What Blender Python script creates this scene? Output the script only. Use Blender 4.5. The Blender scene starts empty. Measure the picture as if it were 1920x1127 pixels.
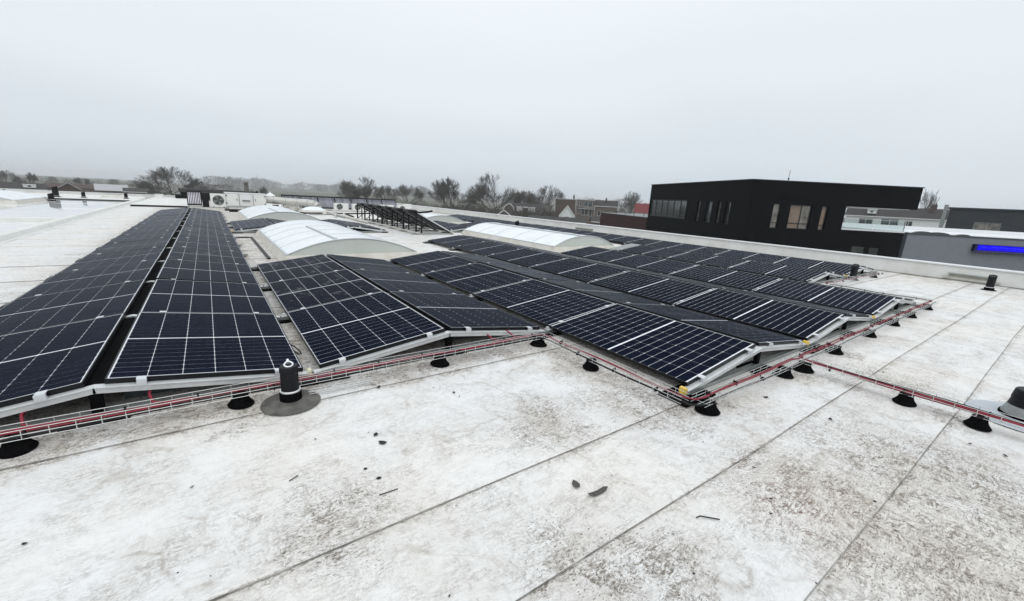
import bpy, math, random
from mathutils import Vector, Matrix, Euler
random.seed(11)
SC = bpy.context.scene
COL = SC.collection
R_ = math.radians

# ---------------------------------------------------------------- camera
# ultra-wide phone lens, held 1.49 m above the roof, looking down a little and rolled about 3 degrees
CAM_H = 1.4876
CAM_ROT = ((0.812729, -0.096344, 0.574620), (-0.580220, -0.223643, 0.783153), (0.053058, -0.969898, -0.237662))   # columns: right, down, forward
camd = bpy.data.cameras.new('camera'); cam = bpy.data.objects.new('camera', camd); COL.objects.link(cam)
camd.sensor_fit = 'HORIZONTAL'; camd.sensor_width = 36.0; camd.lens = 776.6153 / 1920 * 36.0
camd.clip_start = 0.05; camd.clip_end = 6000
_m = CAM_ROT
cam.matrix_world = Matrix(((_m[0][0], -_m[0][1], -_m[0][2], 0), (_m[1][0], -_m[1][1], -_m[1][2], 0),
                           (_m[2][0], -_m[2][1], -_m[2][2], CAM_H), (0, 0, 0, 1)))
SC.camera = cam

# ---------------------------------------------------------------- world: overcast winter sky
SUN_EL, SUN_AZ = R_(52), R_(200)          # azimuth measured clockwise from +Y: behind the camera, a little to the left
W = bpy.data.worlds.new('World'); SC.world = W; W.use_nodes = True
nt = W.node_tree; nt.nodes.clear()
wo = nt.nodes.new('ShaderNodeOutputWorld')
sky = nt.nodes.new('ShaderNodeTexSky'); sky.sky_type = 'NISHITA'; sky.sun_disc = False
sky.sun_elevation = SUN_EL; sky.sun_rotation = SUN_AZ; sky.air_density = 1.0; sky.dust_density = 4.0; sky.ozone_density = 1.0
hs = nt.nodes.new('ShaderNodeHueSaturation'); hs.inputs['Saturation'].default_value = 0.35
nt.links.new(sky.outputs[0], hs.inputs['Color'])
bg1 = nt.nodes.new('ShaderNodeBackground'); bg1.inputs['Strength'].default_value = 0.006
nt.links.new(hs.outputs[0], bg1.inputs['Color'])
tc = nt.nodes.new('ShaderNodeTexCoord')
sx = nt.nodes.new('ShaderNodeSeparateXYZ'); nt.links.new(tc.outputs['Generated'], sx.inputs[0])
ns = nt.nodes.new('ShaderNodeTexNoise'); ns.inputs['Scale'].default_value = 1.6; ns.inputs['Detail'].default_value = 3.0
mp = nt.nodes.new('ShaderNodeMapping'); mp.inputs['Scale'].default_value = (1, 1, 2.6)
nt.links.new(tc.outputs['Generated'], mp.inputs[0]); nt.links.new(mp.outputs[0], ns.inputs['Vector'])
ma = nt.nodes.new('ShaderNodeMath'); ma.operation = 'MULTIPLY_ADD'; ma.inputs[1].default_value = 0.17; ma.inputs[2].default_value = -0.085
nt.links.new(ns.outputs[0], ma.inputs[0])
ad = nt.nodes.new('ShaderNodeMath'); ad.operation = 'ADD'
nt.links.new(sx.outputs['Z'], ad.inputs[0]); nt.links.new(ma.outputs[0], ad.inputs[1])
cr = nt.nodes.new('ShaderNodeValToRGB'); cr.color_ramp.interpolation = 'EASE'
el = cr.color_ramp.elements
el[0].position = 0.0; el[0].color = (0.60, 0.665, 0.72, 1)
el[1].position = 1.0; el[1].color = (0.98, 1.03, 1.08, 1)
for pos, c in ((0.10, (0.70, 0.76, 0.815, 1)), (0.24, (0.79, 0.85, 0.90, 1)), (0.42, (0.86, 0.915, 0.96, 1)), (0.7, (0.93, 0.98, 1.02, 1))):
    e = el.new(pos); e.color = c
nt.links.new(ad.outputs[0], cr.inputs[0])
bg2 = nt.nodes.new('ShaderNodeBackground'); bg2.inputs['Strength'].default_value = 1.0
nt.links.new(cr.outputs[0], bg2.inputs['Color'])
ash = nt.nodes.new('ShaderNodeAddShader')
nt.links.new(bg1.outputs[0], ash.inputs[0]); nt.links.new(bg2.outputs[0], ash.inputs[1]); nt.links.new(ash.outputs[0], wo.inputs['Surface'])

# ---------------------------------------------------------------- sun behind thick cloud
sd = bpy.data.lights.new('sun', 'SUN'); sd.energy = 0.95; sd.angle = R_(70); sd.color = (1.0, 0.985, 0.96)
sun = bpy.data.objects.new('sun', sd); COL.objects.link(sun)
_d = Vector((math.sin(SUN_AZ) * math.cos(SUN_EL), math.cos(SUN_AZ) * math.cos(SUN_EL), math.sin(SUN_EL)))
sun.rotation_euler = _d.to_track_quat('Z', 'Y').to_euler()

SC.view_settings.view_transform = 'Standard'; SC.view_settings.look = 'None'
SC.view_settings.exposure = 0.0; SC.view_settings.gamma = 1.0
SC.render.engine = 'CYCLES'
SC.cycles.use_denoising = True
SC.cycles.max_bounces = 6; SC.cycles.diffuse_bounces = 3; SC.cycles.glossy_bounces = 3; SC.cycles.transmission_bounces = 3
SC.cycles.volume_bounces = 0; SC.cycles.transparent_max_bounces = 6

# ---------------------------------------------------------------- mesh helpers
class MB:
    def __init__(s): s.v = []; s.f = []
    def add(s, vs, fs):
        b = len(s.v); s.v += [tuple(v) for v in vs]; s.f += [tuple(i + b for i in f) for f in fs]; return s
    def box(s, x0, y0, z0, x1, y1, z1):
        return s.add([(x0,y0,z0),(x1,y0,z0),(x1,y1,z0),(x0,y1,z0),(x0,y0,z1),(x1,y0,z1),(x1,y1,z1),(x0,y1,z1)],
                     [(3,2,1,0),(4,5,6,7),(0,1,5,4),(1,2,6,5),(2,3,7,6),(3,0,4,7)])
    def hexa(s, p):  # 8 points, bottom ring then top ring
        return s.add(p, [(3,2,1,0),(4,5,6,7),(0,1,5,4),(1,2,6,5),(2,3,7,6),(3,0,4,7)])
    def beam(s, a, b, w, h, up=(0,0,1)):
        a, b = Vector(a), Vector(b); d = (b - a).normalized(); u = Vector(up)
        r = d.cross(u)
        if r.length < 1e-6: r = d.cross(Vector((1,0,0)))
        r.normalize(); u = r.cross(d)
        r = r * (w / 2); u = u * (h / 2)
        return s.hexa([a-r-u, a+r-u, b+r-u, b-r-u, a-r+u, a+r+u, b+r+u, b-r+u])
    def tube(s, pts, rad, n=6, cap=True):
        pts = [Vector(p) for p in pts]; m = len(pts); base = len(s.v)
        rads = rad if isinstance(rad, (list, tuple)) else [rad] * m
        prev = None
        for i, p in enumerate(pts):
            d = (pts[min(i+1, m-1)] - pts[max(i-1, 0)])
            d = d.normalized() if d.length > 1e-9 else Vector((0,0,1))
            if prev is None:
                u = d.cross(Vector((0,0,1)))
                if u.length < 1e-4: u = d.cross(Vector((1,0,0)))
            else:
                u = prev - d * prev.dot(d)
                if u.length < 1e-6: u = d.orthogonal()
            u.normalize(); prev = u; w = d.cross(u)
            for k in range(n):
                a = 2 * math.pi * k / n
                s.v.append(tuple(p + (u * math.cos(a) + w * math.sin(a)) * rads[i]))
        for i in range(m - 1):
            for k in range(n):
                a0 = base + i * n + k; a1 = base + i * n + (k + 1) % n
                s.f.append((a0, a1, a1 + n, a0 + n))
        if cap:
            s.f.append(tuple(base + k for k in reversed(range(n)))); s.f.append(tuple(base + (m-1) * n + k for k in range(n)))
        return s
    def lathe(s, prof, n=24, c=(0,0,0)):   # prof: (r, z) list
        base = len(s.v)
        for r, z in prof:
            for k in range(n):
                a = 2 * math.pi * k / n
                s.v.append((c[0] + r * math.cos(a), c[1] + r * math.sin(a), c[2] + z))
        for i in range(len(prof) - 1):
            for k in range(n):
                a0 = base + i*n + k; a1 = base + i*n + (k+1) % n
                s.f.append((a0, a1, a1 + n, a0 + n))
        s.f.append(tuple(base + k for k in reversed(range(n)))); s.f.append(tuple(base + (len(prof)-1)*n + k for k in range(n)))
        return s
    def prism(s, poly, z0, z1):
        n = len(poly); b = [(x, y, z0) for x, y in poly]; t = [(x, y, z1) for x, y in poly]
        return s.add(b + t, [tuple(reversed(range(n))), tuple(range(n, 2*n))] + [(i, (i+1) % n, n + (i+1) % n, n + i) for i in range(n)])
    def extrude(s, pts, vec):   # planar polygon of 3-D points pushed along vec
        n = len(pts); v = Vector(vec); t = [Vector(p) + v for p in pts]
        return s.add(list(pts) + t, [tuple(reversed(range(n))), tuple(range(n, 2*n))] + [(i, (i+1) % n, n + (i+1) % n, n + i) for i in range(n)])
    def mesh(s, name, mat, smooth=False):
        m = bpy.data.meshes.new(name); m.from_pydata(s.v, [], s.f)
        if mat: m.materials.append(mat)
        if smooth: m.polygons.foreach_set('use_smooth', [True] * len(m.polygons))
        m.validate(); m.update(); return m
    def obj(s, name, mat, parent=None, smooth=False):
        o = bpy.data.objects.new(name, s.mesh(name, mat, smooth)); COL.objects.link(o)
        if parent: o.parent = parent
        return o
def smooth_by_angle(o, ang=40):
    m = o.data
    m.polygons.foreach_set('use_smooth', [True] * len(m.polygons))
    import bmesh
    bm = bmesh.new(); bm.from_mesh(m)
    bmesh.ops.recalc_face_normals(bm, faces=bm.faces)
    for e in bm.edges:
        if len(e.link_faces) == 2: e.smooth = e.calc_face_angle(0) < R_(ang)
    bm.to_mesh(m); bm.free()
    return o
def inst(name, mesh, parent=None, loc=(0,0,0), rot=(0,0,0), scale=None):
    o = bpy.data.objects.new(name, mesh); COL.objects.link(o)
    o.location = loc; o.rotation_euler = rot
    if scale: o.scale = scale
    if parent: o.parent = parent
    return o
def empty(name, loc=(0,0,0), rot=(0,0,0)):
    o = bpy.data.objects.new(name, None); COL.objects.link(o); o.location = loc; o.rotation_euler = rot; o.empty_display_size = 0.1
    return o
def tag(o, label, cat, group=None):
    o['label'] = label; o['category'] = cat
    if group: o['group'] = group
    return o
def struct(o): o['kind'] = 'structure'; return o
def stuff(o): o['kind'] = 'stuff'; return o
ORD = ['first', 'second', 'third', 'fourth', 'fifth', 'sixth', 'seventh', 'eighth', 'ninth', 'tenth', 'eleventh', 'twelfth', 'thirteenth', 'fourteenth']

# ---------------------------------------------------------------- material helpers
def mat(name, col, rough=0.6, metal=0.0, spec=0.5, ior=None, noise=None, bump=None, emit=None, var=0.0):
    """noise = (scale, amount, darker colour); bump = (scale, strength); var = random brightness per object"""
    m = bpy.data.materials.new(name); m.use_nodes = True
    t = m.node_tree; b = t.nodes['Principled BSDF']
    b.inputs['Base Color'].default_value = (*col, 1); b.inputs['Roughness'].default_value = rough
    b.inputs['Metallic'].default_value = metal; b.inputs['Specular IOR Level'].default_value = spec
    if ior: b.inputs['IOR'].default_value = ior
    src = None
    if noise:
        g = t.nodes.new('ShaderNodeNewGeometry'); n = t.nodes.new('ShaderNodeTexNoise')
        n.inputs['Scale'].default_value = noise[0]; n.inputs['Detail'].default_value = 6; n.inputs['Roughness'].default_value = 0.65
        t.links.new(g.outputs['Position'], n.inputs['Vector'])
        mr = t.nodes.new('ShaderNodeMapRange'); mr.inputs['From Min'].default_value = 0.42; mr.inputs['From Max'].default_value = 0.68
        mr.inputs['To Max'].default_value = noise[1]; t.links.new(n.outputs[0], mr.inputs['Value'])
        mx = t.nodes.new('ShaderNodeMix'); mx.data_type = 'RGBA'
        mx.inputs['A'].default_value = (*col, 1); mx.inputs['B'].default_value = (*noise[2], 1)
        t.links.new(mr.outputs[0], mx.inputs['Factor']); src = mx.outputs['Result']
    if var:
        oi = t.nodes.new('ShaderNodeObjectInfo'); mr = t.nodes.new('ShaderNodeMapRange')
        mr.inputs['To Min'].default_value = 1 - var; mr.inputs['To Max'].default_value = 1 + var
        t.links.new(oi.outputs['Random'], mr.inputs['Value'])
        hv = t.nodes.new('ShaderNodeHueSaturation'); t.links.new(mr.outputs[0], hv.inputs['Value'])
        if src: t.links.new(src, hv.inputs['Color'])
        else: hv.inputs['Color'].default_value = (*col, 1)
        src = hv.outputs[0]
    if src: t.links.new(src, b.inputs['Base Color'])
    if bump:
        g = t.nodes.new('ShaderNodeNewGeometry'); n = t.nodes.new('ShaderNodeTexNoise')
        n.inputs['Scale'].default_value = bump[0]; n.inputs['Detail'].default_value = 5
        t.links.new(g.outputs['Position'], n.inputs['Vector'])
        bp = t.nodes.new('ShaderNodeBump'); bp.inputs['Strength'].default_value = bump[1]; bp.inputs['Distance'].default_value = 0.02
        t.links.new(n.outputs[0], bp.inputs['Height']); t.links.new(bp.outputs[0], b.inputs['Normal'])
    if emit:
        b.inputs['Emission Color'].default_value = (*emit[0], 1); b.inputs['Emission Strength'].default_value = emit[1]
    return m

class NG:      # small wrapper to write shader graphs tersely
    def __init__(s, m): s.t = m.node_tree
    def n(s, typ, **kw):
        o = s.t.nodes.new(typ)
        for k, v in kw.items(): setattr(o, k, v)
        return o
    def lk(s, a, b): s.t.links.new(a, b)
    def noise(s, vec, scale, detail=5, rough=0.6, dist=0.0):
        o = s.n('ShaderNodeTexNoise'); o.inputs['Scale'].default_value = scale; o.inputs['Detail'].default_value = detail
        o.inputs['Roughness'].default_value = rough; o.inputs['Distortion'].default_value = dist; s.lk(vec, o.inputs['Vector']); return o.outputs[0]
    def mapping(s, vec, scale=(1,1,1), rotz=0, loc=(0,0,0)):
        o = s.n('ShaderNodeMapping'); o.inputs['Scale'].default_value = scale; o.inputs['Rotation'].default_value = (0,0,rotz); o.inputs['Location'].default_value = loc
        s.lk(vec, o.inputs['Vector']); return o.outputs[0]
    def math(s, op, a, b=None, clamp=False):
        o = s.n('ShaderNodeMath', operation=op, use_clamp=clamp)
        for i, x in enumerate((a, b)):
            if x is None: continue
            if isinstance(x, (int, float)): o.inputs[i].default_value = x
            else: s.lk(x, o.inputs[i])
        return o.outputs[0]
    def ramp(s, val, lo, hi, tmin=0.0, tmax=1.0, smooth=True):
        o = s.n('ShaderNodeMapRange'); o.interpolation_type = 'SMOOTHSTEP' if smooth else 'LINEAR'
        o.inputs['From Min'].default_value = lo; o.inputs['From Max'].default_value = hi
        o.inputs['To Min'].default_value = tmin; o.inputs['To Max'].default_value = tmax
        s.lk(val, o.inputs['Value']); return o.outputs[0]
    def mix(s, fac, a, b):
        o = s.n('ShaderNodeMix', data_type='RGBA')
        for key, x in (('Factor', fac), ('A', a), ('B', b)):
            if isinstance(x, (int, float)): o.inputs[key].default_value = x
            elif isinstance(x, tuple): o.inputs[key].default_value = (*x, 1)
            else: s.lk(x, o.inputs[key])
        return o.outputs['Result']
    def blob(s, pos, c, r0, r1, wob=None):
        d = s.n('ShaderNodeVectorMath', operation='DISTANCE'); s.lk(pos, d.inputs[0]); d.inputs[1].default_value = c
        v = d.outputs['Value']
        if wob is not None: v = s.math('ADD', v, wob)
        return s.ramp(v, r0, r1, 1.0, 0.0)

# ---------------------------------------------------------------- materials
def roof_material():
    m = bpy.data.materials.new('white_membrane'); m.use_nodes = True
    g = NG(m); b = m.node_tree.nodes['Principled BSDF']
    P0 = g.n('ShaderNodeNewGeometry').outputs['Position']
    # warp the coordinates so that no smear runs straight
    wn = g.n('ShaderNodeTexNoise'); wn.inputs['Scale'].default_value = 1.7; wn.inputs['Detail'].default_value = 4; g.lk(P0, wn.inputs['Vector'])
    wv = g.n('ShaderNodeVectorMath', operation='MULTIPLY_ADD'); g.lk(wn.outputs['Color'], wv.inputs[0]); wv.inputs[1].default_value = (0.26, 0.20, 0.0); wv.inputs[2].default_value = (-0.13, -0.10, 0)
    pv_ = g.n('ShaderNodeVectorMath', operation='ADD'); g.lk(P0, pv_.inputs[0]); g.lk(wv.outputs[0], pv_.inputs[1]); P = pv_.outputs[0]
    big = g.noise(P, 0.6, 3, 0.55); mid = g.noise(P, 2.1, 7, 0.66, 0.4); fine = g.noise(P, 30, 8, 0.80, 0.5); grit = g.noise(P, 85, 4, 0.7)
    st1 = g.noise(g.mapping(P, (15, 64, 1), R_(-14)), 1.0, 9, 0.76, 0.5)      # scuffs, brushed along the sheets
    st2 = g.noise(g.mapping(P, (46, 19, 1), R_(28)), 1.0, 9, 0.74, 0.6)
    smear = g.noise(g.mapping(P, (1.6, 4.2, 1), R_(-8)), 1.0, 6, 0.62, 1.0)
    foot = g.noise(g.mapping(P, (15, 15, 1)), 1.0, 3, 0.5, 2.2)
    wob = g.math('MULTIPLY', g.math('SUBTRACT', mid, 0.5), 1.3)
    z = g.blob(P, (2.55, 0.55, 0), 0.05, 0.75, wob)       # worn, walked-on places; the tray-foot blobs below mix stains and painted contact shade
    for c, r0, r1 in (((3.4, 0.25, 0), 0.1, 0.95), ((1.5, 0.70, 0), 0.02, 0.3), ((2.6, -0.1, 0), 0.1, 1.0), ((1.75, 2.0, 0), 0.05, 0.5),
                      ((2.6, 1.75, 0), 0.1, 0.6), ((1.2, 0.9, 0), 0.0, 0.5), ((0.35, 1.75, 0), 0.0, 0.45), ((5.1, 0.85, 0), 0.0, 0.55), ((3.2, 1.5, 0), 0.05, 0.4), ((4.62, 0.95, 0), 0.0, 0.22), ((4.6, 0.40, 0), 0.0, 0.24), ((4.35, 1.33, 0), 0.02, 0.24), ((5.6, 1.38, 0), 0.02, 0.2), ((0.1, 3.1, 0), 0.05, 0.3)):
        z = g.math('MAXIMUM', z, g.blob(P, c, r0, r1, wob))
    sp = g.n('ShaderNodeSeparateXYZ'); g.lk(P0, sp.inputs[0]); X, Y = sp.outputs['X'], sp.outputs['Y']
    yw = g.math('ADD', Y, g.math('MULTIPLY', g.math('SUBTRACT', mid, 0.5), 0.5))
    strip = g.math('MULTIPLY', g.ramp(yw, 2.93, 3.12), g.ramp(X, 2.6, 3.4, 1, 0))      # dirt washed off the left arrays collects above the upper seam
    side = g.math('MULTIPLY', g.math('MULTIPLY', g.ramp(X, 2.2, 2.75), g.ramp(X, 3.2, 3.9, 1, 0)), g.math('MULTIPLY', g.ramp(Y, 3.4, 3.0), g.ramp(Y, 1.2, 1.6)))
    runoff = g.math('MULTIPLY', g.ramp(X, 13.5, 16.0), 0.5)
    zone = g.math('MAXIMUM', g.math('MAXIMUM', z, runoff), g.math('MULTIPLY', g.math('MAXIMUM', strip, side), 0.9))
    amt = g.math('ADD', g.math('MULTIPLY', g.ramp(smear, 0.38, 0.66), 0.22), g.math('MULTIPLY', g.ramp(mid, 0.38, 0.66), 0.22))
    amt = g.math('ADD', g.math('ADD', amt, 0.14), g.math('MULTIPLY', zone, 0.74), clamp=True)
    amt = g.math('MULTIPLY', amt, g.ramp(X, -2.6, -1.4, 0.30, 1.0))
    for ys_ in (0.34, 0.97, 1.59, 2.995):      # grime caught along the laps
        d_ = g.math('SUBTRACT', ys_, Y); lap = g.math('MULTIPLY', g.ramp(d_, -0.004, 0.0), g.ramp(d_, 0.0, 0.075, 0.42, 0.0)); amt = g.math('ADD', amt, lap, clamp=True)
    patchy = g.ramp(g.noise(P, 6.5, 6, 0.66, 1.0), 0.38, 0.60, 0.36, 1.0)
    streak = g.math('MAXIMUM', g.ramp(st1, 0.47, 0.58), g.math('MAXIMUM', g.math('MULTIPLY', g.ramp(st2, 0.49, 0.60), 0.8), g.ramp(fine, 0.48, 0.57)))
    streak = g.math('MULTIPLY', streak, g.ramp(grit, 0.36, 0.58, 0.40, 1.0))
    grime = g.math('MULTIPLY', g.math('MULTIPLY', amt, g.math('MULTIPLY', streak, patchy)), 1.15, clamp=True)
    white = g.mix(g.ramp(big, 0.38, 0.62), (0.785, 0.792, 0.795), (0.80, 0.785, 0.755))
    film = g.math('MULTIPLY', g.math('MULTIPLY', amt, g.ramp(mid, 0.36, 0.62, 0.30, 1.0)), 0.56, clamp=True)      # thin beige film
    col = g.mix(film, white, (0.50, 0.442, 0.372))
    tide = g.math('MULTIPLY', g.ramp(g.math('ABSOLUTE', g.math('SUBTRACT', g.noise(P, 0.95, 4, 0.5), 0.50)), 0.0, 0.012, 1.0, 0.0), g.ramp(mid, 0.40, 0.58))      # tide marks of dried puddles
    col = g.mix(g.math('MULTIPLY', tide, 0.34), col, (0.36, 0.31, 0.25))
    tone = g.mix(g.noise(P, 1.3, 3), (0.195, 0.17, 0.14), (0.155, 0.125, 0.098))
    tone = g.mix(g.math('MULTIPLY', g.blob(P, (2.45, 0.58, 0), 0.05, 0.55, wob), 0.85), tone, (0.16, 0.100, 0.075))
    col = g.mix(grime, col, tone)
    # paler wipe marks where boots and rain have cleaned the sheet
    wipe = g.math('MULTIPLY', g.ramp(g.noise(g.mapping(P, (5, 24, 1), R_(38)), 1.0, 5, 0.6, 1.5), 0.60, 0.70), g.ramp(zone, 0.1, 0.7, 0.15, 0.75))
    col = g.mix(wipe, col, (0.74, 0.735, 0.71))
    speck = g.math('MULTIPLY', g.ramp(g.noise(g.mapping(P0, (60, 120, 1), R_(-30)), 1.0, 2, 0.6), 0.60, 0.66),
                   g.ramp(g.math('ADD', g.math('MULTIPLY', zone, 0.42), g.noise(P, 3.1, 5, 0.65)), 0.50, 0.80))
    col = g.mix(g.math('MULTIPLY', speck, 0.85), col, (0.06, 0.055, 0.05))       # black grit held in the weave
    blot = g.math('MULTIPLY', g.ramp(foot, 0.62, 0.72), g.ramp(mid, 0.44, 0.60))
    col = g.mix(g.math('MULTIPLY', blot, 0.30), col, (0.33, 0.305, 0.27))
    g.lk(col, b.inputs['Base Color'])
    rg = g.ramp(grime, 0.0, 0.6, 0.42, 0.72); g.lk(rg, b.inputs['Roughness']); b.inputs['Specular IOR Level'].default_value = 0.35
    h = g.math('ADD', g.math('MULTIPLY', fine, 0.6), g.math('MULTIPLY', g.noise(P, 2.6, 3), 2.6))
    bp = g.n('ShaderNodeBump'); bp.inputs['Strength'].default_value = 0.30; bp.inputs['Distance'].default_value = 0.014
    g.lk(h, bp.inputs['Height']); g.lk(bp.outputs[0], b.inputs['Normal'])
    return m

def wet_roof_material():
    m = bpy.data.materials.new('wet_membrane'); m.use_nodes = True
    g = NG(m); b = m.node_tree.nodes['Principled BSDF']
    P = g.n('ShaderNodeNewGeometry').outputs['Position']
    n1 = g.noise(P, 0.3, 4); n2 = g.noise(g.mapping(P, (0.7, 3, 1)), 1.0, 5)
    g.lk(g.mix(g.ramp(n2, 0.4, 0.7), (0.78, 0.785, 0.79), (0.64, 0.64, 0.62)), b.inputs['Base Color'])
    g.lk(g.ramp(n1, 0.55, 0.70, 0.03, 0.28), b.inputs['Roughness']); b.inputs['IOR'].default_value = 1.28
    return m

M = {}
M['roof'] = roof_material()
M['wet'] = wet_roof_material()
M['seam'] = mat('seam_dirt', (0.12, 0.115, 0.105), 0.8, noise=(5, 0.9, (0.42, 0.41, 0.39)))
M['white_flash'] = mat('white_flashing', (0.70, 0.70, 0.675), 0.5, noise=(1.6, 0.5, (0.50, 0.49, 0.45)), bump=(6, 0.08))
M['grimy_white'] = mat('grimy_white', (0.60, 0.59, 0.55), 0.6, noise=(3.0, 0.8, (0.36, 0.345, 0.30)))
M['coping'] = mat('parapet_coping', (0.74, 0.75, 0.76), 0.35)
M['drip'] = mat('damp_stain', (0.30, 0.29, 0.25), 0.7, noise=(4, 0.8, (0.16, 0.15, 0.13)))
M['frame'] = mat('black_anodised_frame', (0.0035, 0.0038, 0.0055), 0.42, 0.0, 0.25)
M['back'] = mat('white_backsheet', (0.78, 0.80, 0.84), 0.2, 0.0, 0.5, 1.15)
M['alu'] = mat('mill_aluminium', (0.66, 0.68, 0.68), 0.40, 0.35, noise=(12, 0.5, (0.50, 0.51, 0.51)))
M['galv'] = mat('galvanised_rail', (0.36, 0.38, 0.375), 0.5, 0.6, noise=(8, 0.7, (0.22, 0.23, 0.22)))
M['clamp'] = mat('clamp_metal', (0.66, 0.68, 0.70), 0.36, 0.4)
M['rubber'] = mat('black_rubber', (0.0035, 0.0035, 0.004), 0.9, 0, 0.03, noise=(18, 0.5, (0.009, 0.009, 0.009)))
M['black_pl'] = mat('black_plastic', (0.0035, 0.004, 0.006), 0.5, 0, 0.25)
M['yellow'] = mat('yellow_plastic', (0.72, 0.48, 0.04), 0.5, noise=(20, 0.5, (0.60, 0.52, 0.24)))
M['pale_yellow'] = mat('faded_yellow_plastic', (0.62, 0.60, 0.40), 0.6)
M['wire'] = mat('galvanised_wire', (0.62, 0.63, 0.62), 0.42, 0.55)
M['red'] = mat('red_cable', (0.25, 0.009, 0.030), 0.5, noise=(25, 0.7, (0.10, 0.006, 0.014)))
M['blackcable'] = mat('black_cable', (0.005, 0.005, 0.006), 0.5, 0, 0.3)
M['ballast'] = mat('ballast_slab', (0.055, 0.075, 0.085), 0.7, noise=(10, 0.6, (0.10, 0.12, 0.125)))
M['grey_flash'] = mat('grey_lead_flashing', (0.135, 0.13, 0.12), 0.65, 0, 0.3, noise=(11, 0.9, (0.055, 0.05, 0.043)), bump=(20, 0.15))
M['grey_flash2'] = mat('blue_grey_flashing', (0.46, 0.50, 0.54), 0.4, noise=(5, 0.5, (0.36, 0.40, 0.43)))
M['band'] = mat('steel_band', (0.80, 0.81, 0.82), 0.3, 0.6)
M['dome'] = mat('opal_polycarbonate', (0.80, 0.835, 0.86), 0.22, 0.0, 0.5, noise=(2.6, 0.6, (0.64, 0.655, 0.64)))
M['tymp'] = mat('skylight_end_plate', (0.56, 0.59, 0.555), 0.35, noise=(2.0, 0.4, (0.48, 0.50, 0.46)))
M['curb'] = mat('skylight_curb', (0.62, 0.60, 0.55), 0.6, noise=(3, 0.7, (0.48, 0.44, 0.38)))
M['rib'] = mat('glazing_bar', (0.56, 0.59, 0.61), 0.35, 0.4)
def glazed_cell(name, body):
    """dark silicon under anti-reflective glass: dull head-on, mirroring the sky only at a grazing angle"""
    m = bpy.data.materials.new(name); m.use_nodes = True
    g = NG(m); m.node_tree.nodes.remove(m.node_tree.nodes['Principled BSDF'])
    P = g.n('ShaderNodeNewGeometry').outputs['Position']
    col, rough = body(g, P)
    df = g.n('ShaderNodeBsdfDiffuse'); g.lk(col, df.inputs['Color'])
    gl = g.n('ShaderNodeBsdfGlossy'); g.lk(rough, gl.inputs['Roughness']); gl.inputs['Color'].default_value = (0.95, 0.97, 1.0, 1)
    lw = g.n('ShaderNodeLayerWeight'); lw.inputs['Blend'].default_value = 0.5
    f = g.math('ADD', g.math('MULTIPLY', g.math('POWER', lw.outputs['Facing'], 9.0), 0.32), 0.003)
    ms = g.n('ShaderNodeMixShader'); g.lk(f, ms.inputs[0]); g.lk(df.outputs[0], ms.inputs[1]); g.lk(gl.outputs[0], ms.inputs[2])
    g.lk(ms.outputs[0], m.node_tree.nodes['Material Output'].inputs['Surface'])
    return m
def _clean(g, P):
    oi = g.n('ShaderNodeObjectInfo'); dust = g.ramp(g.noise(P, 2.2, 6, 0.7), 0.40, 0.75)
    c = g.mix(oi.outputs['Random'], (0.0030, 0.0050, 0.0140), (0.0044, 0.0070, 0.0185))
    return g.mix(g.math('MULTIPLY', dust, 0.012), c, (0.30, 0.30, 0.32)), g.ramp(dust, 0, 1, 0.26, 0.36)
def _dusty(g, P):
    k = g.math('MULTIPLY', g.ramp(g.noise(P, 3.2, 3, 0.55, 1.2), 0.54, 0.68), g.ramp(g.noise(P, 24, 4, 0.7), 0.42, 0.60))
    return g.mix(g.math('MULTIPLY', k, 0.40), (0.0045, 0.0056, 0.0142), (0.32, 0.32, 0.34)), g.ramp(k, 0, 1, 0.28, 0.5)
M['cell'] = glazed_cell('monocrystalline_cell', _clean)
M['cell_dusty'] = glazed_cell('dusty_cell', _dusty)

# ================================================================= the roof
GROUND = -7.0
ground = MB().add([(-2500,-1500,GROUND),(2500,-1500,GROUND),(2500,2500,GROUND),(-2500,2500,GROUND)], [(0,1,2,3)]).obj(
    'ground', mat('winter_ground', (0.075, 0.085, 0.05), 0.9, noise=(0.03, 0.9, (0.09, 0.08, 0.065))))
struct(ground)

roof = struct(MB().box(-16.5, -5, GROUND + 0.02, 16.5, 46, -0.015).obj('flat_roof', M['grimy_white']))
SEAMS = [-5.0, -2.4, -1.0, 0.34, 0.97, 1.59, 2.995, 4.4, 5.8, 7.2, 8.6, 10.0, 11.4, 12.8, 14.2, 15.6, 17.0, 18.4, 19.8, 21.2, 22.6, 24.0, 25.4, 26.8, 28.2, 29.6, 31.0, 33.5, 36.0, 38.5, 41.0, 45.9]
def seam_wave(x, k): return 0.006 * math.sin(x * 0.9 + k * 2.1) + 0.003 * math.sin(x * 2.7 + k)
XS = [-3.6 + i * (16.05 + 3.6) / 40 for i in range(41)]
for k in range(len(SEAMS) - 1):
    y0, y1 = SEAMS[k], SEAMS[k+1] + 0.07
    b = MB(); n = len(XS)
    vs = []
    for x in XS: vs.append((x, y0 + seam_wave(x, k), 0.0045))
    for x in XS: vs.append((x, min(y1, 46), -0.0035))
    for x in XS: vs.append((x, y0 + seam_wave(x, k), -0.012))
    fs = [(i, i+1, n+i+1, n+i) for i in range(n-1)] + [(2*n+i, 2*n+i+1, i+1, i) for i in range(n-1)]
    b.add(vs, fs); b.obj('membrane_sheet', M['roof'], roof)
    if 2 < k < 12:      # dirt line caught under the lap
        s = MB(); w = 0.0036 if k < 7 else 0.0045
        vs = [(x, y0 + seam_wave(x, k) - w, 0.0012) for x in XS] + [(x, y0 + seam_wave(x, k) + 0.0005, 0.0052) for x in XS]
        s.add(vs, [(i, i+1, n+i+1, n+i) for i in range(n-1)]); s.obj('seam', M['seam'], roof)

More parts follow.
